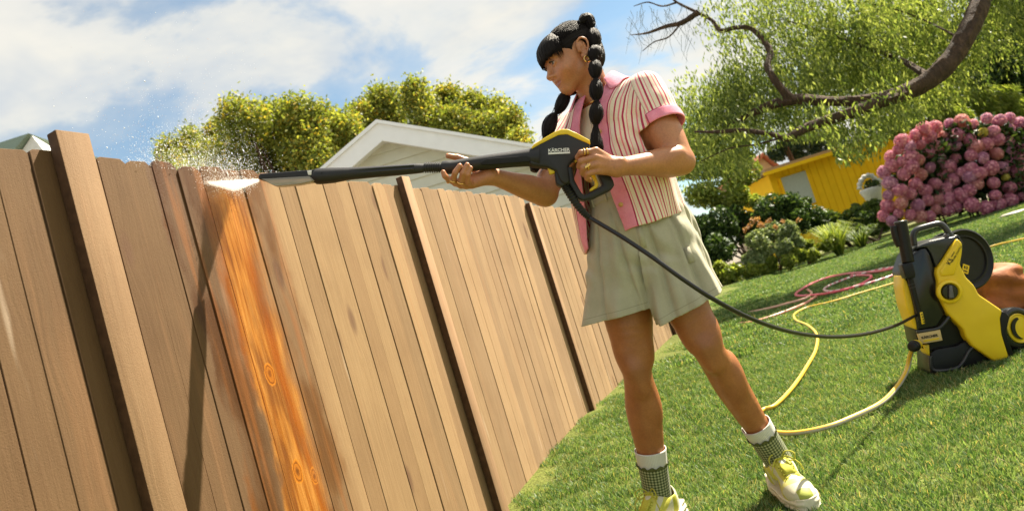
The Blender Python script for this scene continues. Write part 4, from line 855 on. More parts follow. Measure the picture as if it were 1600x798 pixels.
def shoe(fr, an, tw):
    uf = [grp([('e', (-.030, 0, .062), (.046, .039, .062)), ('c', (-.018, 0, .10), (.035, 0, .095), .040, .034), ('c', (.03, 0, .088), (.115, 0, .050), .036, .036), ('e', (.135, 0, .040), (.068, .046, .036))], fr=fr, kin=.03)]
    def up(D, p):
        l = fr.l(p); D = np.maximum(D, -(D + .006)); top = l[:, 2] - (.098 + .55 * np.clip(l[:, 0] + .0, 0, .06) + 1.2 * np.clip(-l[:, 0] - .035, 0, .05)); top = np.where(l[:, 0] < .06, top, -1)
        return np.maximum(np.maximum(D, top), .022 - l[:, 2])
    v, q = sdfmesh(uf, fr.o + [-.25, -.25, 0], fr.o + [.25, .25, .19], .0028, up); v = relax(v, q, 1); l = fr.l(v)
    sh = mk('shoe', v, q, m_shoe, person, attrs=dict(fx=l[:, 0], fy=l[:, 1], fz=l[:, 2]))
    sg = [grp(chain([(-.062, 0, .02), (-.02, 0, .02), (.04, -.002, .02), (.11, .002, .02), (.168, 0, .02)], (.036, .043, .040, .049, .036)), fr=fr, kin=.002)]
    def so(D, p):
        l = fr.l(p); x, z = l[:, 0], l[:, 2]; th = np.arctan2(l[:, 1], x - .05)
        hh = .034 + .022 * np.clip((-x - .01) / .06, 0, 1) + .002 * np.sin(x * 75) + .006 * np.clip((x - .15) / .05, 0, 1)
        D = D + .0022 * np.sin(z * 330 + x * 12) + .0006 * np.sin(x * 190); D = D - .005 + .10 * np.clip(z - .03, 0, .1)
        tread = .004 * (np.sin(x * 240) > .2); return np.maximum(np.maximum(D, z - hh), tread + .001 - z)
    sg2 = [dict(sg[0], sq=None)]; del sg2[0]['sq']; sg2[0]['prims'] = [('c', a_, b_, ra, rb) for _, a_, b_, ra, rb in sg2[0]['prims']]
    def flat(D, p):                   # a slab with the outline of the capsule chain
        l = fr.l(p); pl = fr.o + np.stack([l[:, 0], l[:, 1], np.full(len(l), .02)], 1) @ fr.R; return so(gd(sg[0], pl), p)
    big = [grp([('b', (.055, 0, .03), (.15, .062, .035), .01)], fr=fr)]
    v, q = sdfmesh(big, fr.o + [-.25, -.25, -.01], fr.o + [.25, .25, .12], .0028, lambda D, p: np.maximum(D, flat(D, p))); v = relax(v, q, 1); mk('sole', v, q, m_sole, sh)
    # tongue, laces
    V = [fr.w(x, y, z + .004 - 4 * y * y) for x, z in ((.030, .155), (.036, .137), (.048, .120), (.075, .104), (.105, .089)) for y in (-.016, -.008, 0, .008, .016)]
    o = mk('tongue', V, [(i * 5 + j, i * 5 + j + 1, i * 5 + j + 6, i * 5 + j + 5) for i in range(4) for j in range(4)], m_tong, sh); md = o.modifiers.new('t', 'SOLIDIFY'); md.thickness = .006
    zt = lambda x, y: .0135 + np.interp(x, [.04, .075, .105, .13], [.122, .102, .086, .075]) - 7 * y * y - .006
    for i, x in enumerate((.050, .066, .082, .098, .112)):
        for sgn in (1, -1): V, Fc = tubev([fr.w(x + sgn * .006 * u, u * .023, zt(x, u * .023)) for u in np.linspace(-1, 1, 9)], .0024, 7); mk('lace', V, Fc, m_lace, sh)
    r3 = random.Random(int(tw * 10)); kx = (.046, 0, .131)
    for side in (1, -1):
        V, Fc = tubev(spline([fr.w(*kx), fr.w(.052, side * .022, .150), fr.w(.066, side * .042, .142), fr.w(.062, side * .036, .118), fr.w(*kx)], 6), .0022, 6); mk('lace', V, Fc, m_lace, sh)
        V, Fc = tubev(spline([fr.w(*kx), fr.w(.060, side * .022, .134), fr.w(.078, side * .044, .112), fr.w(.080, side * .052, .085)], 6), .0022, 6); mk('lace', V, Fc, m_lace, sh)
    V, Fc = lathev([(.001, -.004), (.006, -.003), (.0065, .003), (.001, .004)], fr.w(*kx), fr.R[1], 10); mk('lace', V, Fc, m_lace, sh)
    return sh
shoe(footR, anR, 1.1); shoe(footL, anL, 2.3)
# earring, rings
er = head.w(.0825, -.004, -.036)
V, Fc = tubev([er + head.R[1] * .0085 * cos(a) + head.R[2] * (.0095 * sin(a) - .006) + head.R[0] * .002 for a in np.linspace(0, 2 * pi, 20)], .0032, 8, cap=False); mk('earring', V, Fc, m_gold, person)
def ring(p, d, r=.0108, w=.0024, flat=0):
    d = nrm(d); x = nrm(np.cross(d, (0, .3, 1))); y = np.cross(d, x); V, Fc = tubev([np.array(p) + r * (x * cos(a) + y * sin(a)) for a in np.linspace(0, 2 * pi, 22)], w, 6, cap=False); o = mk('ring', V, Fc, m_gold, person); return o
a_, b_ = P(931, 236, 1.962), P(908, 239, 1.955); ring(lerp(a_, b_, .62), b_ - a_, .0112); ring(lerp(a_, b_, .82), b_ - a_, .0110)
a_, b_ = P(932, 257, 1.956), P(912, 262, 1.950); ring(lerp(a_, b_, .72), b_ - a_, .0112, .0026)
V, Fc = prismv([lerp(a_, b_, .72) + np.array([0, -.0105, 0]) + k for k in ((-.010, 0, -.006), (.008, 0, -.002), (.010, 0, .006), (-.008, 0, .003))], (0, -.004, 0), .001); mk('signet', V, Fc, m_gold, person)
for f0, f1 in ((((702, 281, 1.992)), (695, 275, 1.978)), ((708, 281, 1.982), (711, 270, 1.966)), ((720, 284, 1.980), (723, 271, 1.964))):
    a_, b_ = P(*f0), P(*f1); ring(lerp(a_, b_, -.05), b_ - a_, .0108, .002)
print('clothes', time.time() - T0)
# ------------------------------------------------------------------ spray gun and lance in her hands
m_blk, t, b = mat('matte_black_plastic'); o_ = t.obj(); t.l(t.ramp(t.noise(o_, 14, 4), [(.3, (.014, .014, .015)), (.7, (.022, .021, .022))]), b.inputs['Base Color']); b.inputs['Roughness'].default_value = .50; b.inputs['Specular IOR Level'].default_value = .4; t.bump(t.noise(o_, 1400, 2), .22, .0008, b)
m_gloss = plain('glossy_black_plastic', (.010, .010, .011), .18, .5, .2, 20)
m_yel, t, b = mat('yellow_plastic'); o_ = t.obj(); t.l(t.ramp(t.noise(o_, 9, 3), [(.3, (.74, .50, .010)), (.7, (.80, .56, .014))]), b.inputs['Base Color']); b.inputs['Roughness'].default_value = .38; t.bump(t.noise(o_, 900, 2), .12, .0008, b)
m_grey = plain('grey_plastic', (.10, .10, .105), .45, .5, .2, 40); m_white = plain('white_print', (.78, .77, .74), .5, .3, .03, 40)
m_clear, t, b = mat('clear_guard'); b.inputs['Base Color'].default_value = (.55, .50, .42, 1); b.inputs['Roughness'].default_value = .12; b.inputs['Transmission Weight'].default_value = .55
gunp = P(880, 262, 2.015); lance = thing('spray_lance', 'black pressure spray gun with yellow top and long lance held in both hands', 'spray gun', gunp)
def Yg(x): return np.interp(x, [400, 700, 960], [1.985, 2.012, 2.022])
gn = nrm(np.cross(P(900, 250, 2.02) - P(600, 265, 2.0), P(900, 300, 2.02) - P(900, 200, 2.02)));  gn = gn if gn[1] < 0 else -gn   # towards the camera
gp0 = P(880, 262, 2.02)
def gpt(x, y): return onplane(x, y, gp0, gn)
def slab(mb, poly, th, bevel, off=0.0, mi=0):
    q = np.array([gpt(*k) for k in poly]) + gn * (off - th / 2); V, Fc = prismv(q, gn * th, bevel, 3); mb.add(V, Fc, mi)
# housing: barrel root, body, hand guard and rear grip
mb = MB(); slab(mb, [(826, 236), (838, 228), (868, 213), (885, 209), (905, 217), (921, 226), (917, 240), (905, 247), (893, 254), (887, 262), (890, 285), (884, 291), (875, 285), (868, 269), (853, 263), (832, 261), (826, 258)], .046, .008)
mb.build('housing', m_blk, lance, angle=35)
mb = MB(); slab(mb, [(893, 252), (903, 246), (915, 238), (923, 236), (926, 250), (934, 262), (952, 284), (959, 291), (956, 298), (925, 312), (910, 315), (903, 311), (891, 288), (884, 273), (886, 262)][:0] or [(884, 262), (893, 262), (897, 283), (908, 303), (913, 306), (929, 298), (941, 290), (930, 266), (921, 250), (914, 238), (925, 236), (937, 250), (957, 283), (959, 291), (954, 298), (925, 312), (910, 315), (902, 311), (888, 286)], .036, .006)
mb.build('hand_guard', m_blk, lance, angle=35)
mb = MB(); slab(mb, [(830, 233), (834, 228), (866, 209), (877, 205), (886, 205), (900, 211), (920, 222), (921, 229), (905, 222), (885, 213), (872, 214), (842, 229), (830, 236)], .050, .005)
mb.build('top_cover', m_yel, lance, angle=35)
mb = MB(); slab(mb, [(896, 250), (908, 244), (912, 247), (899, 254)], .018, .002); slab(mb, [(921, 272), (928, 270), (935, 288), (933, 294), (922, 300), (921, 296), (929, 290), (929, 284)], .016, .002)
mb.build('trigger', m_yel, lance)
mb = MB(); slab(mb, [(855, 262), (866, 265), (867, 271), (859, 273)], .022, .002); mb.build('lock_button', m_yel, lance)
# barrel: rounded, slightly deeper than it is wide
def gsweep(pts, rad, n=18, sq=(1, 1)):
    return tubev([P(x, y, Yg(x)) for x, y in pts], np.array(rad) / 500., n, squash=sq)
mb = MB(); q = [(690, 262), (696, 262), (704, 261.5), (712, 260.5), (735, 257), (770, 252.5), (800, 249), (826, 246.5), (842, 246)]; mb.add(*gsweep(q, [9, 10.6, 10.4, 10.0, 10.6, 11.4, 12.2, 13.2, 17])); mb.build('fore_grip', m_blk, lance)
mb = MB(); slab(mb, [(752, 256), (762, 251), (822, 246), (828, 249), (828, 255), (800, 257), (765, 260), (753, 260)], .0515, .001); mb.build('grip_inlay', plain('rubber_inlay', (.02, .02, .021), .75, .2), lance)
mb = MB()
for i in range(7): x = 664 + i * 3.6; mb.add(*gsweep([(x, 262 - (x - 664) * .02), (x + 2.0, 262 - (x - 664) * .02)], [8.3, 8.3], 16))
mb.add(*gsweep([(660, 262), (692, 261.5)], [6.0, 6.0], 16)); mb.build('bayonet_ribs', m_blk, lance, angle=30)
mb = MB(); mb.add(*gsweep([(489, 276), (494, 276), (500, 275.5), (520, 274), (545, 271.5), (580, 269), (620, 266), (650, 263.5), (662, 263)], [8, 11.5, 12.2, 11.8, 9.6, 8.6, 8.2, 7.8, 6.8]))
mb.build('lance_tube', m_blk, lance)
mb = MB()
for yy in (-3.2, 2.2): mb.add(*gsweep([(545, 271.5 + yy), (600, 267 + yy), (648, 263.5 + yy)], [1.4, 1.4, 1.4], 8))
o_ = mb.build('lance_groove', m_gloss, lance); o_.data.transform(Matrix.Translation(Vector(gn * .0150)))
# splash guard in front of the nozzle
mb = MB(); slab(mb, [(406, 277), (409, 272.5), (440, 270.5), (488, 266.5), (497, 265.5), (499, 281), (490, 284), (484, 279), (440, 281), (412, 282.5), (407, 281)], .030, .003); mb.build('nozzle_head', m_blk, lance)
mb = MB(); slab(mb, [(410, 281), (486, 276.5), (495, 284), (470, 288.5), (434, 292), (428, 290)], .034, .003); mb.build('splash_guard', m_clear, lance)
mb = MB(); slab(mb, [(482, 268.5), (489, 268), (489, 275), (484, 275)], .034, .001); mb.build('clip_window', m_white, lance)
for x, y in ((506, 272.5),): V, Fc = lathev([(.0005, .002), (.0022, .002), (.0022, 0)][::-1], P(x, y, Yg(x)) + gn * .0245, gn, 12); mk('screw', V, Fc, m_gloss, lance)
# word on the side of the housing
tv, tf = textmesh('KÄRCHER', .0155, .00035, .0004); ex = nrm(gpt(890, 235.3) - gpt(850, 237.3)); ey = nrm(np.cross(gn, ex)) 
ey = ey if ey[2] > 0 else -ey; tc0 = gpt(872.3, 237.6) + gn * .0236; sx_ = .0655 / (tv[:, 0].max() - tv[:, 0].min())
mk('lettering', tc0 + np.outer(tv[:, 0] * sx_, ex) + np.outer(tv[:, 1] * sx_ * .95, ey) + np.outer(tv[:, 2], gn), tf, m_white, lance, smooth=False)
V, Fc = boxv(gpt(872.6, 242.0) + gn * .0236, (.0655, .0052, .0012), (ex, ey, gn)); mk('print_bar', V, Fc, m_white, lance, smooth=False)
# hose connector and ribbed sleeve
mb = MB(); slab(mb, [(866, 268), (884, 268), (893, 284), (890, 289), (876, 293), (869, 289)], .032, .005); mb.build('hose_connector', m_blk, lance)
sp_ = spline([P(882, 288, 2.020), P(889, 300, 2.018), P(899, 316, 2.012), P(911, 331, 2.005), P(921, 340, 1.998)], 8); n_ = len(sp_)
mb = MB(); R_ = [(7.2 - 2.4 * i / n_) / 500 * (1.10 if i % 2 else .84) for i in range(n_)]; mb.add(*tubev(sp_, R_, 16)); mb.build('strain_sleeve', m_blk, lance, angle=25)

# hoses
m_hose, t, b = mat('black_hose'); b.inputs['Base Color'].default_value = (.010, .010, .011, 1); b.inputs['Roughness'].default_value = .32
def hose(name, label, pts, r, m, gp='hoses on the lawn', n=12, group=None, k=10):
    V, Fc = tubev(spline(pts, k), r, n); V = np.array(V); o = mk(name, V, Fc, m); tag(o, label, 'hose', group); return o
WY = 3.16
hose('high_pressure_hose', 'thin black hose hanging from the spray gun across to the yellow washer', [P(921, 340, 1.998), P(940, 351, 1.98), P(975, 372, 1.95), P(1020, 402, 1.92), P(1070, 438, 1.91), P(1120, 470, 1.93), P(1180, 500, 2.02), P(1240, 519, 2.2), P(1300, 526, 2.42), P(1355, 521, 2.68), P(1400, 508, 2.95), P(1428, 494, 3.12), P(1450, 486, 3.24)], .0068, m_hose, k=12)
def hosemat(name, base, stripe, sw=.5, alt=None):
    m, t, b = mat(name); a = t.attr('ha')[2]; s = t.attr('hs')[2]
    c = t.mix(t.m('GREATER_THAN', t.m('COSINE', a), sw), base, stripe) if not alt else t.mix(t.m('GREATER_THAN', t.m('SINE', t.m('ADD', t.m('MULTIPLY', s, alt), a)), 0.0), base, stripe)
    t.l(c, b.inputs['Base Color']); b.inputs['Roughness'].default_value = .38; return m
m_yh = hosemat('yellow_hose_rubber', (.72, .46, .045), (.50, .46, .36), .80); m_ph = hosemat('pink_hose_rubber', (.72, .09, .14), (.80, .25, .26), .7); m_sh = hosemat('striped_hose_rubber', (.72, .66, .60), (.55, .10, .14), 0, 60)
m_oh = hosemat('salmon_hose_rubber', (.70, .30, .20), (.75, .50, .38), .6)
def ghose(name, label, px, r, m, lift=None, a0=0, k=8, cat='hose'):
    pts = [G(x, y, r * .9 + .020) if lift is None else G(x, y, lift[i] + (.012 if lift[i] < .05 else 0)) for i, (x, y) in enumerate(px)]
    pts = [np.array([p[0], p[1], p[2]]) for p in pts]
    c = spline(pts, k); V, Fc = tubev(c, r, 12); s = np.concatenate([[0], np.cumsum(np.linalg.norm(np.diff(c, axis=0), axis=1))])
    o = mk(name, V, Fc, m, attrs=dict(ha=np.tile(np.arange(12) * 2 * pi / 12 + a0, len(c)), hs=np.repeat(s, 12))); tag(o, label, cat); return o
ghose('garden_hose', 'thick yellow garden hose curving from the washer inlet behind her sock and away',
      [(1427, 541), (1422, 556), (1416, 580), (1400, 606), (1375, 630), (1330, 652), (1290, 667), (1240, 676), (1205, 672), (1180, 655), (1192, 640), (1212, 632), (1240, 603), (1262, 570), (1275, 545), (1276, 522), (1262, 508), (1244, 500), (1242, 490), (1262, 480), (1300, 471), (1350, 456), (1405, 440), (1440, 430)], .0105, m_yh,
      lift=[.175, .12, .045, .018, .012, .011, .011, .011, .011, .011, .011, .011, .011, .011, .011, .011, .011, .011, .011, .011, .011, .011, .011, .011], a0=2.2)
ghose('garden_hose', 'bright pink hose loop lying on the lawn behind the yellow hose', [(1400, 418), (1370, 424), (1320, 428), (1280, 438), (1252, 452), (1244, 461), (1270, 461), (1310, 455), (1345, 444), (1361, 431), (1330, 430)], .015, m_ph)
ghose('garden_hose', 'salmon pink hose loop lying furthest left on the lawn behind her knee', [(1262, 452), (1268, 458), (1258, 466), (1230, 474), (1195, 483), (1165, 489), (1148, 496), (1150, 504), (1175, 503), (1215, 491), (1255, 475), (1275, 463)], .014, m_oh)
ghose('garden_hose', 'red and white spiral striped hose looping towards the black front of the washer', [(1452, 405), (1420, 415), (1385, 419), (1345, 428), (1310, 440), (1288, 451), (1300, 455), (1340, 447), (1375, 437), (1410, 425), (1450, 412)], .014, m_sh)
ghose('garden_hose', 'thin yellow hose running over the lawn to the right behind the washer', [(1535, 389), (1560, 382), (1600, 373), (1660, 358)], .011, m_yh)
ghose('power_cable', 'thin black power cable lying on the lawn right of the washer', [(1535, 482), (1550, 473), (1575, 473), (1600, 478), (1650, 492)], .005, m_hose, cat='cable')
# ------------------------------------------------------------------ the pressure washer
wp = G(1455, 588); washer = thing('pressure_washer', 'yellow and black pressure washer with hose reel and wheel standing on the lawn', 'pressure washer', (wp[0] + .15, wp[1] + .05, 0))
nF = nrm((-.25, -.97, 0)); E1 = nrm((.97, -.25, 0))
def wq(pts, off): return np.array([onplane(x, y, wp + nF * off, nF) for x, y in pts])
def wslab(name, pts, off, depth, bevel, m, par=washer, seg=3, angle=35):
    V, Fc = prismv(wq(pts, off), -nF * depth, bevel, seg); return mk(name, V, Fc, m, par, angle=angle)
m_wblk = plain('washer_black', (.0075, .0075, .008), .38, .28, .2, 25, .1, bscale=700)
m_sat = plain('satin_grey', (.028, .029, .031), .32, .5, .15, 25)
wslab('housing', [(1411, 425), (1420, 398), (1432, 384), (1452, 376), (1480, 370), (1498, 366), (1506, 380), (1500, 420), (1528, 470), (1563, 500), (1577, 556), (1560, 573), (1531, 583), (1458, 589.5), (1453, 585), (1452, 549), (1436, 541), (1431, 518), (1420, 470)], -.02, .19, .012, m_wblk)
wslab('front_cover', [(1420, 400), (1438, 388), (1448, 386), (1455, 398), (1463, 424), (1468, 452), (1480, 486), (1466, 512), (1434, 517), (1428, 480), (1418, 430)], .012, .05, .012, m_gloss)
wslab('top_cover', [(1430, 388), (1444, 381), (1470, 374), (1493, 369), (1497, 371), (1482, 388), (1472, 404), (1463, 418), (1455, 396), (1448, 386)], .016, .10, .010, m_sat)
wslab('base', [(1453, 552), (1462, 545), (1495, 540), (1512, 530), (1561, 571), (1531, 582), (1458, 588.5), (1454, 584)], .004, .17, .008, m_wblk)
def wtube(name, pts, off, r, m, par=washer, n=14, k=8, sq=None):
    V, Fc = tubev(spline(wq(pts, off), k), r, n, squash=sq); return mk(name, V, Fc, m, par)
wtube('trim', [(1453.5, 556), (1454.5, 572), (1461, 578.5), (1480, 578), (1497, 573.5), (1507, 562), (1514, 549), (1521, 542)], .008, .0085, m_sat)
wtube('trim', [(1432, 518.5), (1450, 516), (1467, 512.5), (1477, 503), (1484, 494), (1489, 489)], .018, .0075, m_sat)
m_pl = plain('badge_plate', (.60, .44, .20), .4, .4, .05, 30)
wslab('badge', [(1434, 521), (1469, 514.5), (1473, 531.5), (1439, 537.5)], .024, .02, .002, m_pl)
badge_c = wq([(1452.5, 525.5)], .0258)[0]; bx_ = nrm(wq([(1469, 514.5)], 0)[0] - wq([(1434, 521)], 0)[0]); by_ = np.array([0, 0, 1.]); by_ = nrm(by_ - bx_ * (by_ @ bx_)); bn = np.cross(bx_, by_); bn = bn if bn @ nF > 0 else -bn
m_ink = plain('black_print', (.012, .012, .012), .5, .3); tv, tf = textmesh('KÄRCHER', .02, .0006, .0004); k = .068 / (tv[:, 0].max() - tv[:, 0].min())
mk('lettering', badge_c + np.outer(tv[:, 0] * k, bx_) + np.outer(tv[:, 1] * k, by_) + np.outer(tv[:, 2], bn), tf, m_ink, washer, smooth=False)
V, Fc = boxv(badge_c - by_ * .0155 + bx_ * .004, (.066, .007, .0012), (bx_, by_, bn)); mk('print_bar', V, Fc, m_yel, washer, smooth=False)
# yellow side shells
shell = [(1496, 372), (1504.5, 380), (1504, 395), (1500.5, 413), (1510, 433), (1523, 446), (1530, 460), (1548, 472), (1567, 485), (1563.5, 498), (1566, 522), (1577, 557), (1562, 570), (1520, 541), (1509, 527), (1506, 515), (1481, 490), (1471, 470), (1465, 453), (1466, 440), (1462, 426), (1465, 419), (1476, 404)]
wslab('side_shell', shell, .040, .15, .014, m_yel, seg=4, angle=50)
wslab('side_shell_ridge', [(1496, 378), (1500, 384), (1497, 412), (1492, 430), (1470, 432), (1468, 424), (1480, 405)], .046, .03, .009, m_yel, seg=4, angle=50)
wslab('side_shell', [(1411, 430), (1418, 440), (1427, 470), (1436, 500), (1434, 516), (1428, 512), (1416, 478), (1410.5, 448)], .002, .16, .008, m_yel)
wslab('side_shell', [(1443, 539), (1452, 538), (1453, 556), (1449, 552)], .0, .1, .003, m_yel)
# the round switch
sc0 = wq([(1483, 455.5)], .046)[0]; ax = nrm(nF + E1 * .12)
V, Fc = lathev([(.040, -.02), (.052, -.01), (.054, .004), (.050, .011), (.041, .012), (.037, .006), (.036, -.004), (.001, -.004)], sc0, ax, 40); mk('switch_ring', V, Fc, m_yel, washer, angle=60)
V, Fc = lathev([(.034, -.005), (.034, .006), (.031, .010), (.001, .011)], sc0, ax, 36); o_ = mk('switch', V, Fc, m_gloss, washer, angle=40)
u1 = nrm(np.cross(ax, (.25, 0, 1))); u2 = nrm(np.cross(u1, ax)); V, Fc = prismv([sc0 + ax * .010 + u1 * a + u2 * b for a, b in ((-.010, -.028), (.010, -.028), (.006, .028), (-.006, .028))], ax * .012, .003); mk('switch_grip', V, Fc, m_grey, o_)
# hose reel
ra = nrm((.178, -.974, .0)); rc = P(1509, 405, 3.26)
V, Fc = lathev([(.05, -.10), (.138, -.10), (.146, -.092), (.146, -.072), (.11, -.07), (.11, -.01), (.146, -.008), (.148, .004), (.140, .010), (.132, .004), (.118, .000), (.116, .006), (.108, .006), (.104, -.002), (.03, -.004), (.001, -.004)], rc, ra, 56)
mk('hose_reel', V, Fc, m_wblk, washer, angle=30)
for i in range(7):
    a = np.linspace(0, 2 * pi, 40); x = nrm(np.cross(ra, (0, 0, 1))); y = np.cross(ra, x); V, Fc = tubev([rc + ra * (-.066 + i * .0085) + (x * cos(q_) + y * sin(q_)) * .121 for q_ in a], .0062, 8, cap=False); mk('hose_turn', V, Fc, m_hose, washer)
lb = rc + ra * .008; lx = nrm(P(1516, 417.5, 3.2) - P(1505, 414.5, 3.2)); lx = nrm(lx - ra * (lx @ ra)); ly = np.cross(ra, lx)
lc = onplane(1508.5, 420, rc + ra * .008, ra); V, Fc = boxv(lc, (.034, .042, .003), (lx, ly, ra)); mk('sticker', V, Fc, m_yel, washer, smooth=False)
tv, tf = textmesh('K5', .018, .0006, .0003); mk('lettering', lc + ra * .002 + ly * .006 + np.outer(tv[:, 0], lx) + np.outer(tv[:, 1], ly) + np.outer(tv[:, 2], ra), tf, m_ink, washer, smooth=False)
V, Fc = boxv(lc + ra * .0018 - ly * .011, (.022, .006, .001), (lx, ly, ra)); mk('print_bar', V, Fc, m_ink, washer, smooth=False)
# text up the shell
tx = nrm(wq([(1499, 385)], 0)[0] - wq([(1484, 411)], 0)[0]); ty = nrm(np.cross(nF, tx)); ty = ty if ty[0] < 0 or True else ty
if (ty @ E1) > 0: ty = -ty
for s_, sz, pos, b0 in (('K5', .025, (1484.2, 408.5), .0004), ('POWER CONTROL', .0098, (1495.3, 396.5), .0001), ('PREMIUM', .0062, (1489.0, 397.5), .0001)):
    tv, tf = textmesh(s_, sz, b0, .0003); c0 = wq([pos], .0478)[0]; mk('lettering', c0 + np.outer(tv[:, 0], tx) + np.outer(tv[:, 1], ty) + np.outer(tv[:, 2], nF), tf, m_ink, washer, smooth=False)
# wheel, fender
wa = nrm((.25, -.96, 0)); wc_ = P(1592, 521, 3.14); wc_[2] = .098
V, Fc = lathev([(.05, -.06), (.082, -.058), (.096, -.050), (.098, -.04), (.098, .0), (.095, .010), (.086, .015), (.074, .014), (.070, .008), (.02, .006), (.001, .006)], wc_, wa, 48); o_ = mk('wheel', V, Fc, m_gloss, washer, angle=35)
V, Fc = lathev([(.001, .004), (.067, .007), (.067, .012), (.063, .015), (.058, .010), (.001, .014)][::-1], wc_, wa, 48); mk('wheel_hub', V[::1], Fc, m_yel, o_, angle=30)
x = nrm(np.cross(wa, (0, 0, 1))); y = np.cross(wa, x)
sgn = 1 if x[0] > 0 else -1
cr = [wc_ + wa * .0150 + (x * sgn * cos(a) + np.array([0, 0, 1.]) * sin(a)) * .050 for a in np.linspace(1.5, 4.4, 16)] + [wc_ + wa * .0150 + (x * sgn * (cos(a) * .046 + .016) + np.array([0, 0, 1.]) * (sin(a) * .046 - .006)) for a in np.linspace(4.3, 1.7, 14)]
V, Fc = prismv(cr, wa * .003, 0, 1); mk('wheel_slot', V, Fc, m_wblk, o_, smooth=False)
wslab('fender', [(1566, 486), (1571, 487), (1578, 495), (1572, 520), (1584, 553), (1577, 558), (1565, 522), (1562, 498)], .030, .15, .004, m_wblk)
# carrying handle
wtube('handle', [(1429, 384), (1427, 368), (1432, 359), (1448, 353.5), (1466, 349.5), (1474, 353), (1484, 366), (1488, 372)], -.02, .0165, m_sat, n=16, sq=(1, .8))
wslab('handle_foot', [(1479, 366), (1487, 361), (1492, 368), (1482, 374)], -.005, .05, .003, m_grey)
# stored lances in their holder
wtube('spray_tube', [(1407.5, 348), (1411, 366), (1415, 388), (1419, 410)], .055, .0255, m_wblk, n=20)
V, Fc = lathev([(.020, -.004), (.027, -.002), (.0275, .006), (.024, .009), (.001, .0095)], wq([(1407.5, 348)], .055)[0], nrm(wq([(1407.5, 348)], .055)[0] - wq([(1411, 366)], .055)[0]), 24); mk('tube_cap', V, Fc, m_sat, washer)
wtube('spray_tube', [(1397.5, 353), (1399, 364), (1402, 374), (1407, 384)], .050, .018, m_wblk, n=16)
wslab('tube_holder', [(1409, 413), (1426, 409), (1431, 428), (1430, 434), (1416, 436)], .085, .07, .005, m_wblk)
wtube('spray_tube', [(1422, 434), (1427, 455), (1433, 478), (1440, 500)], .045, .0115, m_wblk, n=14)
for p_ in ((1424, 444), (1426, 449)): 
    c0 = wq([p_], .045)[0]; V, Fc = lathev([(.0118, -.002), (.0135, -.001), (.0135, .001), (.0118, .002)], c0, (0, .1, 1), 18); mk('tube_ring', V, Fc, m_sat, washer)
wslab('label_strip', [(1437.5, 488), (1441.5, 487), (1445.5, 505), (1440.5, 506.5)], .062, .004, .001, m_yel)
for i in range(4): wslab('pictogram', [(1439.4 + i * 1.05, 490 + i * 4), (1441.4 + i * 1.05, 489.6 + i * 4), (1441.9 + i * 1.05, 491.8 + i * 4), (1439.9 + i * 1.05, 492.2 + i * 4)], .0632, .002, 0, m_ink)
# water inlet with the hose coupling
c0 = wq([(1437, 536)], .01)[0]; c1 = G(1427, 541, .175); d = nrm(c1 - c0)
V, Fc = lathev([(.018, -.03), (.021, -.01), (.021, .0), (.023, .002)], lerp(c0, c1, .5), d, 20); mk('inlet', V, Fc, m_yel, washer)
V, Fc = lathev([(.020, -.030), (.0245, -.028), (.025, -.008), (.022, -.004), (.022, .010), (.016, .014), (.012, .015)], c1, d, 20); mk('hose_coupling', V, Fc, m_wblk, washer, angle=30)
# rust cushion on the grass behind it
bp_ = P(1568, 432, 3.75); bz = G(1568, 461, 0)
m_rust, t, b = mat('rust_velvet'); o_ = t.geo(); t.l(t.ramp(t.noise(o_, 9, 5, .6), [(.3, (.22, .055, .006)), (.6, (.36, .10, .012)), (.75, (.48, .16, .025))]), b.inputs['Base Color']); b.inputs['Roughness'].default_value = .7; t.bump(t.noise(o_, 14, 4, .5, .6), .45, .02, b)
bc = P(1567, 432, 3.95); cz = bc[2]; hx = .155
def cpost(D, p):
    q_ = p - bc; return D + .004 * np.sin(q_[:, 2] * 70 + q_[:, 0] * 30) + .009 * np.sin(q_[:, 0] * 26 + q_[:, 2] * 18 + 2 * np.sin(q_[:, 1] * 9))
ca, sa = cos(.12), sin(.12)
gc_ = [grp([('b', bc + [.0, .05, -cz * .5 + .01], (.125, .12, (cz + .10) / 2 + .00), .065, np.array([[ca, 0, sa], [0, 1, 0], [-sa, 0, ca]]))]), grp([('c', bc + [-.11, -.02, .02 - cz * .8], bc + [.10, -.02, -cz * .85], .06, .07)], kj=.05)]
v, q = sdfmesh(gc_, bc - .32, bc + .34, .007, cpost); o_ = mk('floor_cushion', v, relax(v, q, 0) if False else q, m_rust); tag(o_, 'rust orange velvet cushion slumped on the grass behind the washer', 'cushion')
print('washer', time.time() - T0, bc, cz)
# ------------------------------------------------------------------ plants
def leafmat(name, lo_, mid, hi_, trans=.35, rough=.5, scale=2.0):
    m = bpy.data.materials.new(name); m.use_nodes = True; tr = m.node_tree
    for n in list(tr.nodes): tr.nodes.remove(n)
    t = NT(tr); o = t.n('ShaderNodeOutputMaterial'); b = t.n('ShaderNodeBsdfPrincipled'); tl = t.n('ShaderNodeBsdfTranslucent'); mx = t.n('ShaderNodeMixShader')
    a = t.attr('rnd')[2]; c = t.ramp(t.m('ADD', t.m('MULTIPLY', a, .6), t.m('MULTIPLY', t.noise(t.geo(), scale, 3), .4)), [(.2, lo_), (.5, mid), (.8, hi_)])
    t.l(c, b.inputs['Base Color']); b.inputs['Roughness'].default_value = rough; b.inputs['Specular IOR Level'].default_value = .35
    t.l(t.mix(1.0, c, (1.5, 1.45, .7), 'MULTIPLY'), tl.inputs[0]); mx.inputs[0].default_value = trans
    t.l(b.outputs[0], mx.inputs[1]); t.l(tl.outputs[0], mx.inputs[2]); t.l(mx.outputs[0], o.inputs[0]); return m
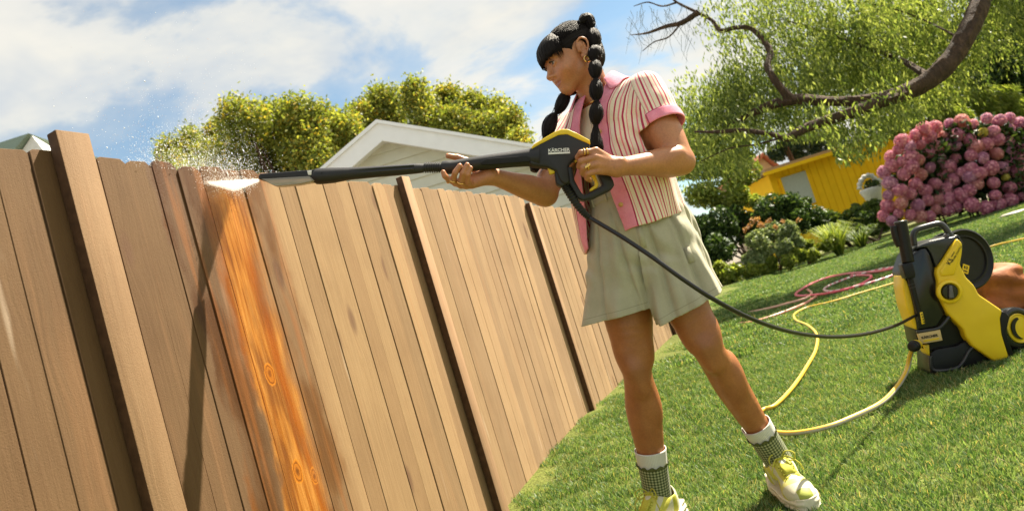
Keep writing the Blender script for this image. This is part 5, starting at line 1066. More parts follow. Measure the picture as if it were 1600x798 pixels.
def leafquads(c, L_, W_, up=None, bias=0, fold=.25, droop=None):
    """c: Nx3 centres; a bent diamond leaf each; droop: Nx3 preferred long axis"""
    n = len(c); d = rng.normal(size=(n, 3))
    if droop is not None: d = d * .35 + droop
    d /= np.linalg.norm(d, axis=1)[:, None]
    nn = rng.normal(size=(n, 3)); 
    if up is not None: nn = nn + np.array(up) * bias
    s = np.cross(d, nn); s /= np.linalg.norm(s, axis=1)[:, None] + 1e-9; nn = np.cross(s, d)
    L_ = (L_ * rng.uniform(.6, 1.25, n))[:, None]; W_ = (W_ * rng.uniform(.7, 1.2, n))[:, None]
    V = np.stack([c - d * L_ / 2, c + s * W_ / 2 + nn * W_ * fold, c + d * L_ / 2, c - s * W_ / 2 + nn * W_ * fold], 1).reshape(-1, 3)
    return V, np.arange(4 * n).reshape(n, 4), np.repeat(rng.random(n), 4)
def clumps(cs, rs, n, shell=.55, flat=1.0):
    """points in the outer part of many ellipsoids"""
    cs = np.array(cs); rs = np.array(rs); rs = rs if rs.ndim == 2 else np.repeat(rs[:, None], 3, 1)
    w = (rs[:, 0] * rs[:, 2]); k = rng.choice(len(cs), n, p=w / w.sum()); d = rng.normal(size=(n, 3)); d /= np.linalg.norm(d, axis=1)[:, None]
    r = rng.uniform(shell, 1, n) ** .6; r *= 1 + .10 * np.sin(d[:, 0] * 9 + k) * np.sin(d[:, 2] * 8 + 2 * k)
    return cs[k] + d * r[:, None] * rs[k] * [1, 1, flat]
def foliage(name, V, F, A, m, parent): return mk(name, V, F, m, parent, smooth=False, attrs=dict(rnd=A))
m_bark, t, b = mat('bark'); o_ = t.geo(); wv = t.noise(t.map(o_, sc=(1, 1, .35)), 26, 6, .65, .6)
t.l(t.ramp(wv, [(.3, (.022, .011, .005)), (.55, (.070, .038, .020)), (.75, (.15, .088, .050))]), b.inputs['Base Color']); b.inputs['Roughness'].default_value = .9; t.bump(wv, 1.0, .05, b)
def blob(px, Y, r, n=9, sub=.45, squash=1.0, seed=0):
    """clump centres scattered in an ellipse round a photo point"""
    r_ = np.random.default_rng(seed); c = P(px[0], px[1], Y); o = []; rr = []
    for _ in range(n):
        d = r_.normal(size=3); d /= np.linalg.norm(d); d *= r_.random() ** .4; o.append(c + d * np.array(r) * (1 - sub * .6)); rr.append(np.array(r) * sub * r_.uniform(.7, 1.25))
    return o, rr
def plant(name, label, cat, base, cs, rs, n, L_, W_, m, group=None, stems=3, up=(0, 0, 1), bias=.6, shell=.55, trunk_r=.03, droop=None, fname='foliage'):
    r = thing(name, label, cat, base, group); p = clumps(cs, rs, n, shell); p = p[p[:, 2] > .02]; dr = None
    if droop is not None: dr = np.tile(np.array(droop), (len(p), 1))
    V, F_, A = leafquads(p, L_, W_, up, bias, droop=dr); foliage(fname, V, F_, A, m, r)
    mb = MB(); cs = np.array(cs); k = np.argsort(-cs[:, 2])[:max(stems, 1)] if len(cs) else []
    for i in k:
        q_ = [np.array(base), lerp(np.array(base, float), cs[i], .4) + rng.normal(size=3) * .06, cs[i]]; mb.add(*tubev(spline(q_, 5), np.linspace(trunk_r, trunk_r * .3, 11), 7))
    mb.build('stem', m_bark, r); return r
# trees in flower beyond the fence
ml_cass = leafmat('cassia_leaf', (.095, .13, .022), (.19, .225, .040), (.34, .34, .070), .5); ml_blos = leafmat('yellow_blossom', (.40, .28, .03), (.50, .37, .045), (.60, .47, .09), .4)
def ctree(label, px, Y, spread, blobs, n, basex, seed):
    c0 = P(px[0], px[1], Y); base = (c0[0] + basex, Y + .3, 0); r = thing('flowering_tree', label, 'tree', base, 'flowering trees beyond the fence'); cs, rs = [], []
    for (bx, by, rad) in blobs + [(a_ + 14, b_ + r_ * 1.5, r_ * .8) for a_, b_, r_ in blobs]:
        a, b2 = blob((bx, by), Y + rng.uniform(-.8, .8), (rad * Y / FPX,) * 3, 9, .46, seed=seed + int(bx)); cs += a; rs += b2
    p = clumps(cs, rs, int(n * 3.0), .25); p = p + rng.normal(size=p.shape) * .10; V, F_, A = leafquads(p, .088, .046, (0, 0, 1), .8); foliage('crown', V, F_, A, ml_cass, r)
    ctr = np.array(cs); k = rng.choice(len(ctr), n // 9); d = rng.normal(size=(len(k), 3)); d[:, 1] -= .5; d /= np.linalg.norm(d, axis=1)[:, None]
    p = ctr[k] + d * np.array(rs)[k] * rng.uniform(.8, 1.1, len(k))[:, None]; p = np.repeat(p, 3, 0) + rng.normal(size=(len(p) * 3, 3)) * .05; V, F_, A = leafquads(p, .07, .05, (0, 0, 1), .5); foliage('blossoms', V, F_, A, ml_blos, r)
    mb = MB(); top = np.array(base) + [0, 0, 1.6]; mb.add(*tubev(spline([base, np.array(base) + [.05, 0, .8], top], 5), np.linspace(.16, .12, 11), 9))
    for i in range(0, len(cs), 3): mb.add(*tubev(spline([top, lerp(top, cs[i], .5) + rng.normal(size=3) * .12 - [0, 0, .1], cs[i]], 5), np.linspace(.06, .012, 11), 6))
    mb.build('trunk', m_bark, r); return r
ctree('small sparse yellow flowering tree furthest left behind the splashing water', (300, 228), 15, 1, [(262, 238, 22), (300, 228, 30), (330, 240, 25), (282, 252, 22)], 5200, 0, 3)
ctree('round yellow flowering tree just left of the shed roof peak', (440, 200), 13, 1, [(345, 212, 33), (385, 198, 40), (432, 186, 40), (478, 190, 42), (520, 192, 38), (420, 232, 40), (480, 238, 42), (540, 215, 32), (360, 245, 34)], 19000, 0, 5)
ctree('yellow flowering tree showing directly above the shed roof peak', (625, 180), 14.5, 1, [(570, 172, 25), (600, 168, 32), (645, 162, 32), (620, 200, 36), (672, 190, 34), (575, 205, 30)], 11000, 0, 8)
ctree('yellow flowering tree furthest right behind the shed roof slope', (745, 175), 14, 1, [(700, 160, 30), (738, 168, 33), (775, 182, 32), (800, 188, 20), (760, 205, 32), (715, 195, 32), (792, 208, 20)], 11000, .2, 11)
# bush showing between her arm and the fence
c_, r_2 = blob((868, 335), 8.8, (.5, .4, .42), 8, .5, seed=2); ml_yg = leafmat('light_leaf', (.10, .15, .025), (.20, .26, .045), (.36, .40, .10), .45)
plant('shrub', 'light green shrub seen under her raised elbow beyond the fence', 'shrub', (P(868, 335, 8.8)[0], 8.8, 0), c_, r_2, 3500, .07, .03, ml_yg)

# willow: limb, branches, hanging leaf strands
ml_wil = leafmat('willow_leaf', (.070, .115, .028), (.16, .21, .055), (.34, .39, .14), .5)
wb = (8.9, 10.0, 0); willow = thing('willow_tree', 'old willow with a thick bare limb arching over the lawn and hanging foliage', 'tree', wb)
mb = MB(); J = lambda a, r: (P(a[0], a[1], a[2]), r)
def limb(pts, rads, n=14, knob=.10, k=7):
    c = spline(pts, k); R_ = np.interp(np.linspace(0, 1, len(c)), np.linspace(0, 1, len(rads)), rads); R_ = R_ * (1 + knob * (rng.random(len(R_)) - .5)); V, Fc = tubev(c, R_, n)
    V = np.array(V).reshape(len(c), n, 3); a = np.arange(n) * 2 * pi / n; w = 1 + .07 * np.sin(a * 3 + np.arange(len(c))[:, None] * .35) + .05 * np.sin(a * 5 + 1 + np.arange(len(c))[:, None] * .2); V = c[:, None] + (V - c[:, None]) * w[..., None]; return V.reshape(-1, 3), Fc
trunk_top = np.array([8.35, 9.4, 4.0])
mb.add(*limb([wb, (8.85, 9.9, 1.2), (8.6, 9.7, 2.6), trunk_top, (8.2, 9.5, 5.6)], [.42, .34, .30, .28, .16]))
main = [trunk_top, P(1545, -35, 8.6), P(1533, 0, 8.3), P(1515, 45, 8.2), P(1490, 88, 8.2), P(1455, 122, 8.2), P(1418, 142, 8.2), P(1385, 152, 8.2), P(1340, 158, 8.2), P(1290, 158, 8.2), P(1245, 156, 8.3), P(1200, 166, 8.4), P(1160, 185, 8.6), P(1125, 205, 8.9)]
mb.add(*limb(main, [.17, .135, .122, .120, .118, .114, .102, .080, .066, .062, .066, .055, .04, .02], k=6))
b2 = [P(1420, 145, 8.2), P(1375, 160, 8.1), P(1330, 176, 8.0), P(1285, 190, 7.9), P(1252, 204, 7.9), P(1230, 216, 7.9), P(1205, 210, 7.9), P(1160, 204, 8.0), P(1120, 206, 8.1), P(1085, 206, 8.2)]
mb.add(*limb(b2, [.088, .076, .066, .058, .055, .046, .03, .028, .022, .012], 10))
b3 = [P(1238, 157, 8.3), P(1222, 140, 8.3), P(1208, 122, 8.3), P(1199, 102, 8.4), P(1203, 82, 8.5), P(1190, 60, 8.6), P(1172, 44, 8.7), P(1148, 44, 8.7), P(1126, 48, 8.7), P(1112, 32, 8.8), P(1085, 18, 8.8), P(1058, 4, 8.9), P(1040, -12, 8.9)]
mb.add(*limb(b3, [.06, .05, .045, .042, .04, .035, .032, .030, .028, .024, .020, .015, .01], 9, .2))
for q_ in ([P(1090, 20, 8.8), P(1065, 36, 8.8), P(1040, 42, 8.8), P(1010, 52, 8.8), P(985, 55, 8.8)], [P(1065, 36, 8.8), P(1045, 58, 8.7), P(1022, 66, 8.7), P(1004, 80, 8.7)], [P(1058, 4, 8.9), P(1035, 10, 8.9), P(1012, 4, 8.9), P(990, 10, 8.9)],
           [P(1215, 217, 7.9), P(1180, 226, 7.9), P(1140, 232, 8.0), P(1095, 252, 8.1)], [P(1500, 60, 8.4), P(1440, 30, 9), P(1380, 10, 9.2), P(1320, 2, 9.4)], [P(1450, 120, 8.3), P(1400, 90, 9), P(1340, 70, 9.2), P(1280, 48, 9.3), P(1220, 30, 9.3)], [trunk_top, P(1480, -40, 9.5), P(1400, -60, 9.5), P(1300, -50, 9.5), P(1200, -40, 9.4)]):
    mb.add(*limb(q_, np.linspace(.014 if len(q_) < 5 else (.020 if q_[0][0] < 3.2 else .045), .005, 5), 7, .2))
tw = MB(); r5 = random.Random(9)
for k in range(60):                    # bare twigs at the tip
    a_ = P(r5.uniform(978, 1090), r5.uniform(5, 62), 8.8); e = a_ + np.array([r5.uniform(-.22, .16), 0, r5.uniform(-.42, -.08)]); tw.add(*tubev([a_, lerp(a_, e, .5) + np.array([r5.uniform(-.05, .05), 0, 0]), e], [.0035, .003, .0015], 3))
mb.build('limbs', m_bark, willow); tw.build('twigs', plain('pale_twig', (.24, .28, .30), .8), willow)
def strands(anchors, n, length, dens=.023, L_=.085, W_=.023, rad=.25):
    A_ = np.array(anchors); k = rng.integers(0, len(A_), n); st = A_[k] + rng.normal(size=(n, 3)) * [rad, rad, rad * .5]; ln = rng.uniform(.35, 1, n) * length
    pts, dr = [], []
    for s_, l_ in zip(st, ln):
        m_ = max(3, int(l_ / dens)); u = np.linspace(0, 1, m_)[:, None]; sw = rng.normal(size=3) * [.18, .18, 0]; p = s_ + u * [0, 0, -l_] + sw * (1 - (1 - u) ** 2) + rng.normal(size=(m_, 3)) * .040; pts.append(p); dr.append(np.tile([sw[0] * .6, sw[1] * .6, -1], (m_, 1)))
    p = np.concatenate(pts); d_ = np.concatenate(dr) * 1.6; q = p - CAM; z_ = q @ FW; X_ = 800 + FPX * (q @ RV) / z_; Y_ = 399 - FPX * (q @ UV) / z_
    lim = np.interp(X_, [1060, 1150, 1200, 1240, 1290, 1310, 1370, 1390, 1480, 1600], [330, 300, 236, 226, 222, 262, 258, 215, 180, 160]); keep = Y_ < lim - rng.exponential(10, len(p)) * (rng.random(len(p)) > .1)
    return leafquads(p[keep], L_, W_, droop=d_[keep] * .55)
anc = []
def al(ps, n, jit): 
    c = spline(ps, 10); return c[rng.integers(0, len(c), n)] + rng.normal(size=(n, 3)) * jit
anc_low = np.concatenate([al(main[7:], 40, .08), al(b2[2:], 30, .08), al([P(1150, 175, 8.8), P(1090, 190, 8.8), P(1060, 215, 8.8)], 14, .1)])
v1 = strands(anc_low, 190, 1.0, rad=.15)
canopy = [P(x, y, Y) for x, y, Y in [(1560, 10, 9.4), (1520, -20, 9.2), (1470, -10, 9.3), (1420, 0, 9.2), (1370, -5, 9.3), (1320, -10, 9.3), (1270, -5, 9.4), (1225, -15, 9.3), (1190, -20, 9.2), (1400, 50, 9.4), (1350, 40, 9.4), (1300, 50, 9.5), (1250, 40, 9.4), (1460, 50, 9.6), (1330, 85, 9.6), (1280, 95, 9.6), (1390, 95, 9.6), (1220, 60, 9.4), (1440, 70, 9.6)]]
v2 = strands(canopy, 900, 1.05, rad=.36)
left = [P(x, y, Y) for x, y, Y in [(1180, 100, 9.0), (1150, 115, 9.0), (1120, 125, 9.1), (1085, 140, 9.2), (1100, 165, 9.2), (1140, 150, 9.2), (1180, 140, 9.2), (1070, 175, 9.3), (1215, 120, 9.2), (1250, 120, 9.3)]]
v3 = strands(left, 480, 1.0, rad=.28)
tip = [P(x, y, 8.8) for x, y in [(1126, 45), (1145, 42), (1160, 40), (1110, 5), (1135, 0), (1165, 5)]]; v4 = strands(tip, 50, .5, rad=.10)
rgt = [P(x, y, Y) for x, y, Y in [(1370, 175, 9.4), (1300, 195, 9.2), (1345, 190, 9.6), (1440, 165, 10), (1400, 160, 10)]]; v5 = strands(rgt, 260, .62, rad=.22)
for i, vv in enumerate((v1, v2, v3, v4, v5)): foliage('crown', *vv, ml_wil, willow)
print('willow leaves', sum(len(k[1]) for k in (v1, v2, v3, v4, v5)), time.time() - T0)

# dark trees and hedges behind
ml_dark = leafmat('dark_leaf', (.016, .040, .012), (.040, .080, .020), (.11, .17, .045), .3); ml_mid = leafmat('mid_leaf', (.040, .075, .016), (.085, .135, .028), (.17, .22, .05), .35)
def bushes(name, label, cat, specs, Y, n, L_, W_, m, base=None, seed=0, **k):
    cs, rs = [], []
    for i, (x, y, r) in enumerate(specs): a, b2_ = blob((x, y), Y + rng.uniform(-.4, .4), (r * Y / FPX, r * Y / FPX * .8, r * Y / FPX), 8, .5, seed=seed + i); cs += a; rs += b2_
    x0 = np.mean([c[0] for c in cs]); return plant(name, label, cat, (x0, Y, 0) if base is None else base, cs, rs, n, L_, W_, m, **k)
bushes('evergreen_tree', 'dark green broadleaf tree filling the top right corner behind the limb', 'tree', [(1560, 20, 40), (1590, 60, 45), (1570, 105, 40), (1610, 120, 50), (1540, 80, 30), (1620, 10, 60), (1530, 130, 30), (1500, 105, 25)], 15, 30000, .13, .07, ml_dark, stems=8, trunk_r=.12, seed=4, bias=1.0)
bushes('bamboo_shrub', 'yellow green arching shrub rising right behind the pink hydrangea', 'shrub', [(1420, 175, 26), (1460, 160, 30), (1500, 160, 34), (1545, 155, 34), (1590, 165, 34), (1630, 165, 34), (1400, 205, 22), (1480, 190, 30)], 14.2, 17000, .16, .022, ml_yg, seed=21, droop=(.6, 0, -.8), stems=9)
bushes('leafy_tree', 'mid green tree seen through the willow strands above the yellow house', 'tree', [(1290, 120, 34), (1330, 130, 36), (1380, 120, 36), (1430, 110, 34), (1350, 90, 36), (1420, 60, 40), (1470, 60, 40), (1480, 120, 30), (1300, 80, 30), (1380, 30, 40), (1440, 10, 40), (1380, 160, 26)], 17, 11000, .16, .08, ml_yg, stems=6, trunk_r=.14, seed=31)
bushes('conifer', 'dark blue green conifer poking up behind the willow fork', 'tree', [(1245, 222, 20), (1225, 232, 18), (1268, 225, 20), (1290, 212, 18), (1210, 240, 14), (1250, 240, 18)], 24, 9000, .16, .05, leafmat('conifer_leaf', (.010, .028, .014), (.022, .050, .024), (.05, .085, .04), .15), stems=3, trunk_r=.12, seed=41)
# buildings on the right
m_ora = plain('orange_wall', (.92, .55, .012), .8, .2, .06, 3); m_dk = plain('dark_trim', (.10, .07, .05), .7); m_red = plain('red_tiles', (.38, .13, .07), .8, .2, .2, 12)
YH = 19.0; hb = P(1290, 300, YH); hseb = thing('summer_house', 'bright yellow orange painted wooden house half hidden by willow strands', 'house', (hb[0], YH, 0))
zt = P(1195, 273, YH)[2]; xl = P(1203, 283, YH)[0]; xr = P(1470, 200, YH)[0]
# wall of vertical boards either side of the pale shutter
nbd = 26; 
for i in range(nbd):
    x0 = xl + (xr - xl) * i / nbd; x1 = xl + (xr - xl) * (i + 1) / nbd - .012; V, Fc = boxv(((x0 + x1) / 2, YH, zt / 2), (x1 - x0, .05 + .006 * (i % 2), zt)); mk('wall_board', V, Fc, m_ora, hseb, smooth=False)
V, Fc = boxv(((xl + xr) / 2, YH + 1.55, zt / 2 - .03), (xr - xl - .05, 3, zt)); mk('wall', V, Fc, m_ora, hseb, smooth=False)
V, Fc = boxv(((xl + xr) / 2, YH + 1.3, zt + .05), (xr - xl + .5, 3.6, .10)); mk('roof', V, Fc, plain('roof_felt', (.30, .22, .15), .9), hseb, smooth=False)
V, Fc = boxv(((xl + xr) / 2 - .05, YH - .53, zt - .03), (xr - xl + .55, .04, .10)); mk('fascia', V, Fc, m_ora, hseb, smooth=False)
w0, w1 = P(1215, 275, YH), P(1256, 262, YH); wz0 = P(1268, 318, YH)[2]; wz1 = P(1236, 268, YH)[2] - .1
V, Fc = boxv(((w0[0] + w1[0]) / 2, YH - .05, (wz0 + wz1) / 2), (w1[0] - w0[0], .04, wz1 - wz0)); wd_ = mk('shutter', V, Fc, plain('pale_panel', (.46, .50, .48), .7), hseb, smooth=False)
for dx in (-.5, .5): V, Fc = boxv(((w0[0] + w1[0]) / 2 + dx * (w1[0] - w0[0]), YH - .06, (wz0 + wz1) / 2), (.05, .05, wz1 - wz0 + .05)); mk('shutter_frame', V, Fc, m_ora, wd_, smooth=False)
YB = 26.0; rb_ = thing('far_house', 'far house with a red tiled roof peeping over the hedge', 'house', (P(1200, 260, YB)[0], YB, 0)); pk_ = P(1192, 238, YB); el_ = P(1172, 268, YB); er_ = P(1225, 263, YB)
V, Fc = prismv([pk_, er_, er_ - [0, 0, .1], pk_ - [0, 0, .12], el_ - [0, 0, .1], el_], (0, 5, 0)); mk('roof', V, Fc, m_red, rb_, smooth=False)
V, Fc = prismv([pk_ - [0, -.3, .15], er_ - [.1, -.3, .05], [er_[0] - .1, er_[1] + .3, 0], [el_[0] + .1, el_[1] + .3, 0], el_ + [.1, .3, -.1]], (0, 4, 0)); mk('wall', V, Fc, plain('sand_wall', (.5, .38, .25), .8), rb_, smooth=False)
# white ornamental plant pot ring by the yellow wall
pc_ = P(1356, 284, 16.5); ur = thing('garden_urn', 'white rounded garden ornament with greenery in it by the yellow wall', 'ornament', (pc_[0], 16.5, 0)); m_urn = plain('white_stone', (.55, .54, .48), .6)
r6 = random.Random(4); urp = [P(1343, 296, 16.5), P(1344, 286, 16.5), P(1350, 277, 16.5), P(1360, 274, 16.5), P(1368, 280, 16.5), P(1378, 284, 16.5)]
c = spline(urp, 6); V, Fc = tubev(c, .055 * (1 + .25 * np.sin(np.arange(len(c)) * 1.7)), 10); mk('rim', V, Fc, m_urn, ur)
V, Fc = lathev([(.16, 0), (.14, .2), (.10, .5), (.20, max(.6, pc_[2] - .35)), (.26, pc_[2] - .2), (.22, pc_[2] - .15)], (pc_[0], 16.5, 0), (0, 0, 1), 20); mk('pedestal', V, Fc, m_urn, ur)
a, b2_ = blob((1362, 289), 16.4, (.2, .15, .17), 5, .6, seed=3); p = clumps(a, b2_, 500); foliage('greenery', *leafquads(p, .07, .04), ml_dark, ur)
# hedge and border planting along the lawn edge
bushes('shrub', 'pale lime green shrub below the willow branches beside her elbow', 'shrub', [(1085, 265, 30), (1120, 262, 34), (1160, 270, 30), (1100, 310, 34), (1145, 315, 30), (1180, 320, 18), (1075, 225, 26), (1110, 225, 24), (1150, 240, 22)], 15.5, 15000, .11, .05, ml_yg, seed=51, stems=6)
bushes('hedge', 'dark green hedge standing right behind her shorts at the lawn edge', 'hedge', [(1080, 365, 34), (1120, 360, 34), (1160, 352, 34), (1200, 335, 32), (1240, 325, 30), (1085, 400, 30), (1130, 395, 28), (1060, 430, 24), (1245, 350, 24), (1275, 345, 24), (1305, 350, 20), (1215, 365, 22), (1340, 345, 20)], 14.6, 21000, .10, .05, ml_dark, seed=61, stems=6)
bushes('hedge', 'mid green hedge along the foot of the yellow house wall', 'hedge', [(1270, 342, 20), (1300, 342, 20), (1335, 338, 20), (1365, 334, 20), (1290, 352, 20), (1330, 348, 20), (1370, 342, 20), (1232, 318, 14), (1258, 322, 12), (1390, 335, 18)], 15.2, 10000, .10, .05, ml_mid, seed=71, stems=6)
ml_sil = leafmat('silver_leaf', (.10, .15, .06), (.20, .26, .12), (.38, .43, .27), .3)
rose = bushes('rose_shrub', 'silvery green shrub tipped with orange new leaves in the border', 'shrub', [(1180, 375, 22), (1205, 365, 22), (1232, 360, 18), (1190, 395, 20), (1220, 385, 20), (1245, 378, 14), (1170, 402, 14)], 13.6, 7000, .085, .045, ml_sil, seed=81, stems=6)
a, b2_ = [], []
for x, y, r in ((1180, 342, 7), (1172, 352, 7), (1190, 352, 7), (1202, 345, 5), (1222, 348, 6), (1248, 344, 4), (1165, 360, 5), (1210, 356, 5)): q_, w_ = blob((x, y), 13.4, (r * 13.4 / FPX,) * 3, 3, .6, seed=int(x)); a += q_; b2_ += w_
_ot = foliage('orange_tips', *leafquads(clumps(a, b2_, 230), .07, .035), leafmat('orange_leaf', (.30, .14, .05), (.42, .22, .10), (.50, .32, .18), .3), rose); _ot['kind'] = 'stuff'
bushes('border_plants', 'broad leaved light green plants at the foot of the dark hedge', 'plant', [(1125, 425, 16), (1150, 422, 16), (1115, 440, 13), (1145, 440, 13), (1175, 425, 14), (1200, 415, 13), (1100, 430, 12)], 13.7, 2600, .15, .085, ml_yg, seed=91, stems=4)
bushes('border_plants', 'low mixed border plants between the silvery shrub and the grass tuft', 'plant', [(1230, 408, 12), (1250, 402, 12), (1270, 398, 11), (1262, 384, 12), (1285, 388, 12), (1240, 395, 12), (1300, 380, 12)], 13.4, 3200, .09, .04, ml_yg, seed=95, stems=4)
def tuft(label, x, y, Y, n, h, sp, m):
    c = P(x, y, Y); r = thing('ornamental_grass', label, 'plant', (c[0], Y, 0)); V = []; F_ = []
    for i in range(n):
        a = rng.uniform(0, 2 * pi); s = rng.uniform(.3, 1) * sp; hh = h * rng.uniform(.6, 1); d = np.array([cos(a), sin(a), 0]); w = np.array([-sin(a), cos(a), 0]) * .009; b0 = c * [1, 1, 0] + d * .05
        for k_, (u, z) in enumerate(((0, 0), (.35, .62), (.75, .92), (1.1, .80))): q_ = b0 + d * s * u + [0, 0, hh * z]; ww = w * (1 - .8 * k_ / 3); V += [q_ - ww, q_ + ww]
        o = 8 * i; F_ += [(o, o + 1, o + 3, o + 2), (o + 2, o + 3, o + 5, o + 4), (o + 4, o + 5, o + 7, o + 6)]
    mk('blades', V, np.array(F_), m, r, smooth=False, attrs=dict(rnd=np.repeat(rng.random(n), 8))); return r
tuft('tall spiky light green grass tuft in the border', 1310, 390, 13.3, 260, .75, .55, ml_yg); tuft('smaller spiky grass tuft at the right end of the border', 1345, 378, 13.6, 160, .45, .45, ml_mid)
bushes('border_plants', 'dark low foliage under the grass tuft towards the hydrangea', 'plant', [(1340, 365, 14), (1365, 360, 14), (1385, 350, 14), (1320, 365, 12)], 13.9, 3200, .09, .04, ml_mid, seed=99, stems=4)
# hydrangea
hy_c = P(1500, 270, 12.2); hyd = thing('hydrangea_bush', 'large hydrangea bush covered in round pink flower heads', 'shrub', (hy_c[0], 12.4, 0)); Yh = 12.3
hs_ = [(1430, 260, 42), (1470, 240, 44), (1515, 232, 46), (1560, 230, 46), (1610, 230, 46), (1440, 300, 38), (1490, 290, 44), (1540, 290, 44), (1600, 290, 46), (1650, 250, 50)]
cs, rs = [], []
for i, (x, y, r) in enumerate(hs_): a, b2_ = blob((x, y), Yh + .2, (r * Yh / FPX, .42, r * Yh / FPX), 8, .5, seed=200 + i); cs += a; rs += b2_
p = clumps(cs, rs, 18000, .6); p[:, 1] -= np.where(rng.random(len(p)) < .35, .22, 0); p = p[p[:, 2] > .02]; foliage('foliage', *leafquads(p, .12, .07, (0, -.3, 1), .8), leafmat('hydrangea_leaf', (.014, .032, .010), (.028, .055, .014), (.07, .10, .028), .25), hyd)
mb = MB()
for i in range(0, len(cs), 6): mb.add(*tubev(spline([np.array([cs[i][0] * .9 + hy_c[0] * .1, cs[i][1], 0]), cs[i]], 4), .015, 5))
mb.build('stem', m_bark, hyd)
def headmesh(seed):                    # many four-petalled florets over a ball
    r = np.random.default_rng(seed); n = 90; g_ = pi * (3 - 5 ** .5); i = np.arange(n); z = 1 - 2 * (i + .5) / n; th = g_ * i; d = np.stack([np.sqrt(1 - z * z) * np.cos(th), np.sqrt(1 - z * z) * np.sin(th), z], 1); d += r.normal(size=d.shape) * .05; d /= np.linalg.norm(d, axis=1)[:, None]
    V, F_, A = [], [], []
    for q_ in d:
        u = nrm(np.cross(q_, r.normal(size=3))); w = np.cross(q_, u); c0 = q_ * r.uniform(.90, 1.0); s = r.uniform(.17, .23); o = len(V)
        V += [c0 + q_ * .03, c0 + u * s, c0 + w * s, c0 - u * s, c0 - w * s, c0 + (u + w) * s * .62 + q_ * .07, c0 + (w - u) * s * .62 + q_ * .07, c0 - (u + w) * s * .62 + q_ * .07, c0 + (u - w) * s * .62 + q_ * .07]
        F_ += [(o, o + 1, o + 5, o + 2), (o, o + 2, o + 6, o + 3), (o, o + 3, o + 7, o + 4), (o, o + 4, o + 8, o + 1)]; A += [r.random()] * 9
    bm_ = bmesh.new(); bmesh.ops.create_icosphere(bm_, subdivisions=2, radius=.86); o0 = len(V); V += [tuple(v_.co) for v_ in bm_.verts]; A += [.15] * len(bm_.verts); F_ += [(o0 + f_.verts[0].index, o0 + f_.verts[1].index, o0 + f_.verts[2].index) for f_ in bm_.faces]; bm_.free()
    o = mk('flower_head', V, F_, None, None, smooth=False, attrs=dict(rnd=A)); me = o.data; bpy.data.objects.remove(o); return me
def petmat(name, a, b_, c): 
    m = leafmat(name, a, b_, c, .3, .6, 6); return m
pm = [petmat('pink_petals', (.48, .15, .28), (.64, .26, .41), (.78, .42, .55)), petmat('mauve_petals', (.40, .16, .32), (.55, .26, .45), (.70, .40, .58)), petmat('dusty_petals', (.52, .19, .24), (.64, .30, .34), (.74, .44, .45)), petmat('lime_petals', (.42, .36, .05), (.56, .48, .10), (.66, .58, .2))]
hms = []
for mi, m_ in enumerate(pm):
    for s_ in range(2): me = headmesh(mi * 2 + s_).copy(); me.materials.clear(); me.materials.append(m_); hms.append(me)
def inside_h(x, y):
    return (1385 < x < 1640 and y < 345 - (x - 1385) * .10 + 5)
pts = []; r7 = random.Random(12); tries = 0
outl = lambda x: np.interp(x, [1378, 1390, 1410, 1430, 1460, 1490, 1540, 1600, 1660], [270, 235, 218, 205, 195, 184, 183, 184, 190])
while len(pts) < 190 and tries < 9000:
    tries += 1; x = r7.uniform(1380, 1640); y = r7.uniform(180, 352); top = outl(x)
    if y < top or y > 350 - (x - 1400) * .12 - 4: continue
    # dark hollow at the lower right, few heads there
    if 1470 < x and y > 285 + (x - 1540) * .1 and r7.random() < .86: continue
    if 1480 < x < 1560 and y > 262 and r7.random() < .6: continue
    if any((x - a) ** 2 + (y - b) ** 2 < 14.5 ** 2 for a, b, _ in pts): continue
    pts.append((x, y, r7.random()))
for x, y, q_ in pts:
    rad = r7.uniform(.095, .145); Y = Yh - .30 - .12 * sin(x * .05) + .25 * ((x - 1510) / 130) ** 2 * .6 + .10 * (y - 270) / -80 * 1.0 + r7.uniform(-.05, .05); c = P(x, y, Y)
    k = 6 + r7.randrange(2) if q_ < .045 else (r7.choice((2, 3)) if (x > 1530 and y < 215) or q_ > .8 else (r7.choice((4, 5)) if q_ > .72 or (y > 300 and q_ > .5) else r7.choice((0, 1))))
    if k >= 6: rad *= .65
    o = bpy.data.objects.new('flower_head', hms[k]); COL.objects.link(o); o.parent = hyd; o.location = c - OFF[hyd.name]; o.scale = (rad, rad, rad * .85); o.rotation_euler = (r7.uniform(0, 6), r7.uniform(0, 6), r7.uniform(0, 6))
# fallen yellow leaf patch on the lawn by the hydrangea
yb = G(1585, 336); V, Fc = lathev([(.001, 0), (.10, .01), (.14, .03), (.10, .05), (.001, .055)], (yb[0], yb[1], 0), (0, 0, 1), 14); V = np.array(V) * [1.6, 1, 1] - [yb[0] * .6, 0, 0]; tag(mk('garden_hose', V, Fc, m_yh, attrs=dict(ha=np.zeros(len(V)), hs=np.zeros(len(V)))), 'yellow coil of hose at the lawn edge near the hydrangea', 'hose')
print('plants', time.time() - T0)

